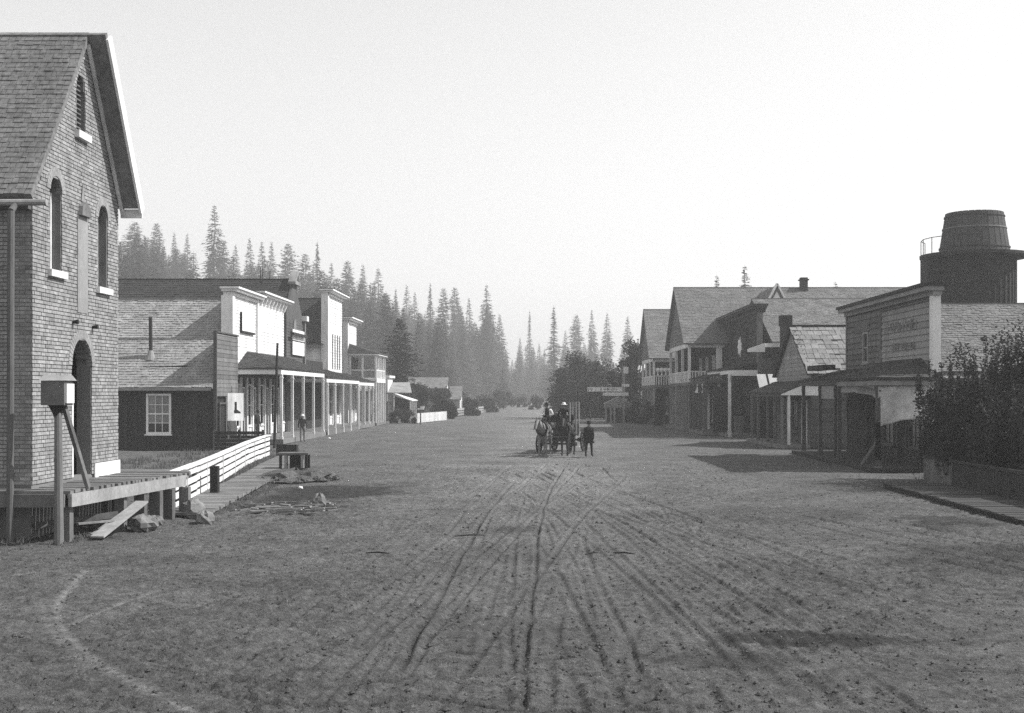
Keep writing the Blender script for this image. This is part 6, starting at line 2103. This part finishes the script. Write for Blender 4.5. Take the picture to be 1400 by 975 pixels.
for i, (px, D, top, W, lb_) in enumerate(((785, 152, 482, 7.0, 'dark broad-leaved tree with domed crown behind the wagon'), (818, 158, 492, 6.2, 'lower dark broad-leaved tree behind the hanging sign boards'), (842, 150, 506, 4.6, 'small dark broad-leaved tree left of the black tree'), (770, 160, 500, 5.0, 'leftmost dark broad-leaved tree beyond the wagon'), (866, 143, 462, 4.2, 'black tall narrow tree against the far end of the hotel'))):
    p = at(px, top, D)
    bushy('broadleaf_tree', lb_, (p.x, D, 0), p.z, W, 200 + i, M_leaf, .38, 6000, lobes=20, trunk_h=.03, group='broad-leaved trees at the far right')
for i, (px, D, top, W, lb_) in enumerate(((572, 158, 527, 5.6, 'round bush beside the small cottage'), (600, 166, 533, 5.0, 'second round bush right of the cottage bush'), (628, 195, 541, 6.0, 'hazy round bush behind the white picket fence'), (655, 230, 545, 7.0, 'hazy bush near the far left of the street end'), (688, 250, 535, 8.0, 'pale bushy tree at the street end'), (715, 280, 545, 8.0, 'faint bushy tree right of the street end'), (552, 152, 535, 3.5, 'dark bush touching the cottage roof'), (735, 240, 548, 6.0, 'hazy bush just behind the pale horse'), (610, 150, 549, 3.4, 'low bush right behind the white picket fence'), (640, 172, 550, 4.4, 'low bush behind the pale rail fence'), (668, 205, 552, 5.0, 'low hazy bush at the end of the pale rail fence'), (700, 330, 540, 12.0, 'wide pale thicket closing the street'), (760, 210, 550, 6.0, 'hazy bush directly behind the wagon'))):
    p = at(px, top, D)
    bushy('bush', lb_, (p.x, D, 0), max(2.2, p.z), W, 230 + i, M_leaf, .36, 3800, lobes=12, trunk_h=.05, group='bushes at the street end', cat='bush')
# dark near pine behind the balcony house
tk, cr = conifer_mesh(333, 12.4, 4.0, .06, 'pine', 1.2, .5, .6)
t = thing('pine_tree', 'dark open-crowned pine behind the balcony house', 'tree', (-17.0, 152, 0))
piece(tk.mesh('trunk', M_bark), 'trunk', t, Matrix.Translation((-17.0, 152, 0))); piece(cr.mesh('crown', M_needle_near), 'crown', t, Matrix.Translation((-17.0, 152, 0)))
# shrubs in front of the hotel and weeds by the cottage
for i, (px, D, H, W, lb_) in enumerate(((868, 128, 2.4, 3.0, 'dark shrub at the far corner of the hotel'), (884, 124, 2.2, 2.4, 'dark shrub under the farther hotel balcony'), (903, 118, 2.0, 2.4, 'dark shrub between the two hotel wings'), (543, 128, 1.3, 3.0, 'low dark weedy clump before the cottage'), (560, 130, 1.2, 2.6, 'second low dark weedy clump by the white picket fence'))):
    bushy('shrub', lb_, ((px - VPX) * D / FPX, D, 0), H, W, 260 + i, M_shrub, .2, 1500, group='small dark shrubs', cat='shrub', trunk_h=.05)
# the big shrubs behind the low fence at the right edge
for i, (x, y, H, W, lb_) in enumerate(((14.9, 43.0, 5.0, 3.6, 'big dark shrub beside the canvas blind'), (16.2, 40.6, 5.4, 4.0, 'tallest dark shrub behind the low fence'), (15.2, 38.6, 3.8, 3.4, 'lower dark shrub close behind the low fence'), (17.4, 42.2, 5.2, 3.6, 'dark shrub at the right edge before the shingle roof'), (15.9, 36.2, 4.0, 3.6, 'nearest dark shrub at the right edge'), (14.5, 40.8, 3.0, 2.6, 'low dark shrub filling the fence corner'))):
    bushy('shrub', lb_, (x, y, 0), H, W, 290 + i, M_shrub, .13, 22000, group='big shrubs behind the low fence', cat='shrub', trunk_h=.02, up=.8, lobes=14)

# ---- far houses and fences at the street end
for i, (px, pt, pe, pb, D, w, lb_) in enumerate(((586, 517, 530, 560, 172, 5.0, 'far pale-roofed house with lit white gable above the bushes'), (614, 529, 545, 565, 192, 3.6, 'smaller far house with pale roof right of the lit gable'))):
    c = at(px, pt, D)
    ze = at(px, pe, D).z
    hs = thing('far_house', lb_, 'house', (c.x, D, 0), 'far houses')
    f = Face((c.x + w * .5, D, 0), (0, 1, 0), (1, 0, 0))
    gw = 2.4
    p = MB(); p.fbox(f, -gw, gw, -w, -.05, 0, ze); p.build('wall', M_paleboard, hs)
    p = MB(); p.fprism_n(f, [(-gw, 0), (gw, 0), (gw, ze), (0, c.z), (-gw, ze)], -.05, .05); p.build('gable', M_white, hs)
    A, B_, C_, D_ = f.p(-gw - .3, -w - .3, ze - .1), f.p(-gw - .3, .25, ze - .1), f.p(0, .25, c.z + .1), f.p(0, -w - .3, c.z + .1)
    p = MB(); roof_slab(p, A, B_, C_, D_); roof_slab(p, f.p(gw + .3, -w - .3, ze - .1), f.p(gw + .3, .25, ze - .1), C_, D_); p.build('roof', M_greyboard, hs)
    window(f, hs, -1.2, -.3, .9, 2.0, 2, 2, n=.08); door(f, hs, .4, 1.2, .05, 2.0, n=.09)
wf = thing('picket_fence', 'white picket fence along the far left side of the street', 'fence', (-14, 140, 0))
a, b = Vector((-12.6, 128.5, 0)), Vector((-10.6, 143, 0))
f = Face(a, (b - a), Vector(((b - a).y, -(b - a).x, 0)))
L_ = (b - a).length
me_pk = unit_mesh(M_white, 'picket')
for k in range(int(L_ / .22)): piece(me_pk, 'picket', wf, fmat(f, k * .22, 0, .05, .15, .03, 1.0))
for z in (.3, .8):
    p = MB(); p.fbox(f, 0, L_, -.06, -.003, z, z + .1); p.build('rail', M_white, wf)
wf2 = thing('rail_fence', 'pale low rail fence farther along the left of the street', 'fence', (-11, 165, 0))
a, b = Vector((-12.0, 150, 0)), Vector((-8.6, 192, 0))
f = Face(a, (b - a), Vector(((b - a).y, -(b - a).x, 0)))
L_ = (b - a).length
for k in range(17):
    p = MB(); p.fbox(f, k * 2.6, k * 2.6 + .14, -.1, 0, 0, 1.2); p.build('post', M_paleboard, wf2)
for z in (.15, .5, .85):
    p = MB(); p.fbox(f, 0, L_, .003, .05, z, z + .25); p.build('rail', M_paleboard, wf2)
sp = thing('sign_post', 'slim post with pale box on top before the round bushes', 'post', (-12, 126, 0))
b_ = at(575, 584, 124)
p = MB(); p.tube((b_.x, 124, -.1), (b_.x, 124, 1.65), .08, .07, 8); p.build('post', M_greyboard, sp)
p = MB(); p.box(b_.x - .3, b_.x + .3, 123.8, 124.2, 1.5, 1.62); p.box(b_.x, b_.x + .35, 123.8, 124.2, 1.622, 1.8); p.build('box', M_whitetrim, sp)

# ---- weeds along the left bank (uncountable): tufts of dry blades
mb = MB()
r_ = random.Random(55)
def blades(x, y, n, hgt, spread):
    for q in range(n):
        bx_, by_ = x + r_.gauss(0, spread), y + r_.gauss(0, spread)
        d = Vector((r_.gauss(0, .35), r_.gauss(0, .35), 1)).normalized() * hgt * r_.uniform(.4, 1.2)
        z = ground_z(bx_, by_) - .01
        s = Vector((.012, .006, 0)) * r_.uniform(.6, 1.6)
        p0 = Vector((bx_, by_, z))
        mb.add([p0 - s, p0 + s, p0 + d], [(0, 1, 2)])
for k in range(300): blades(r_.uniform(-19, -12.5), r_.uniform(38, 67), 14, .28, .16)
for k in range(160):
    y = r_.uniform(32, 60); blades(interp(WL, y) - r_.uniform(.1, .5), y, 10, .2, .1)
for k in range(90):
    y = r_.uniform(33, 50); blades(interp(WR, y) + r_.uniform(.05, .3), y, 8, .12, .08)
for k in range(60): blades(r_.uniform(-13.5, -9.6), r_.uniform(25.6, 27.5), 8, .15, .1)
for k in range(160): blades(r_.uniform(13.4, 14.6), r_.uniform(26, 44), 12, .4, .15)
tag(mb.build('weeds', M_grass), 'dry weeds and grass along the fences and walks', 'weeds', kind='stuff')

# ---- summer haze over the whole valley
hz = MB(); hz.box(-1520, 1520, -320, 1720, -4, 160)
hm = bpy.data.materials.new('haze')
hm.use_nodes = True
hm.node_tree.nodes.clear()
ho = hm.node_tree.nodes.new('ShaderNodeOutputMaterial')
hv = hm.node_tree.nodes.new('ShaderNodeVolumePrincipled')
hv.inputs['Color'].default_value = (.95, .95, .95, 1)
hv.inputs['Density'].default_value = .0008
hv.inputs['Anisotropy'].default_value = .2
hm.node_tree.links.new(hv.outputs[0], ho.inputs['Volume'])
tag(hz.build('haze', hm), 'pale haze hanging over the street and the forest', 'haze', kind='stuff')
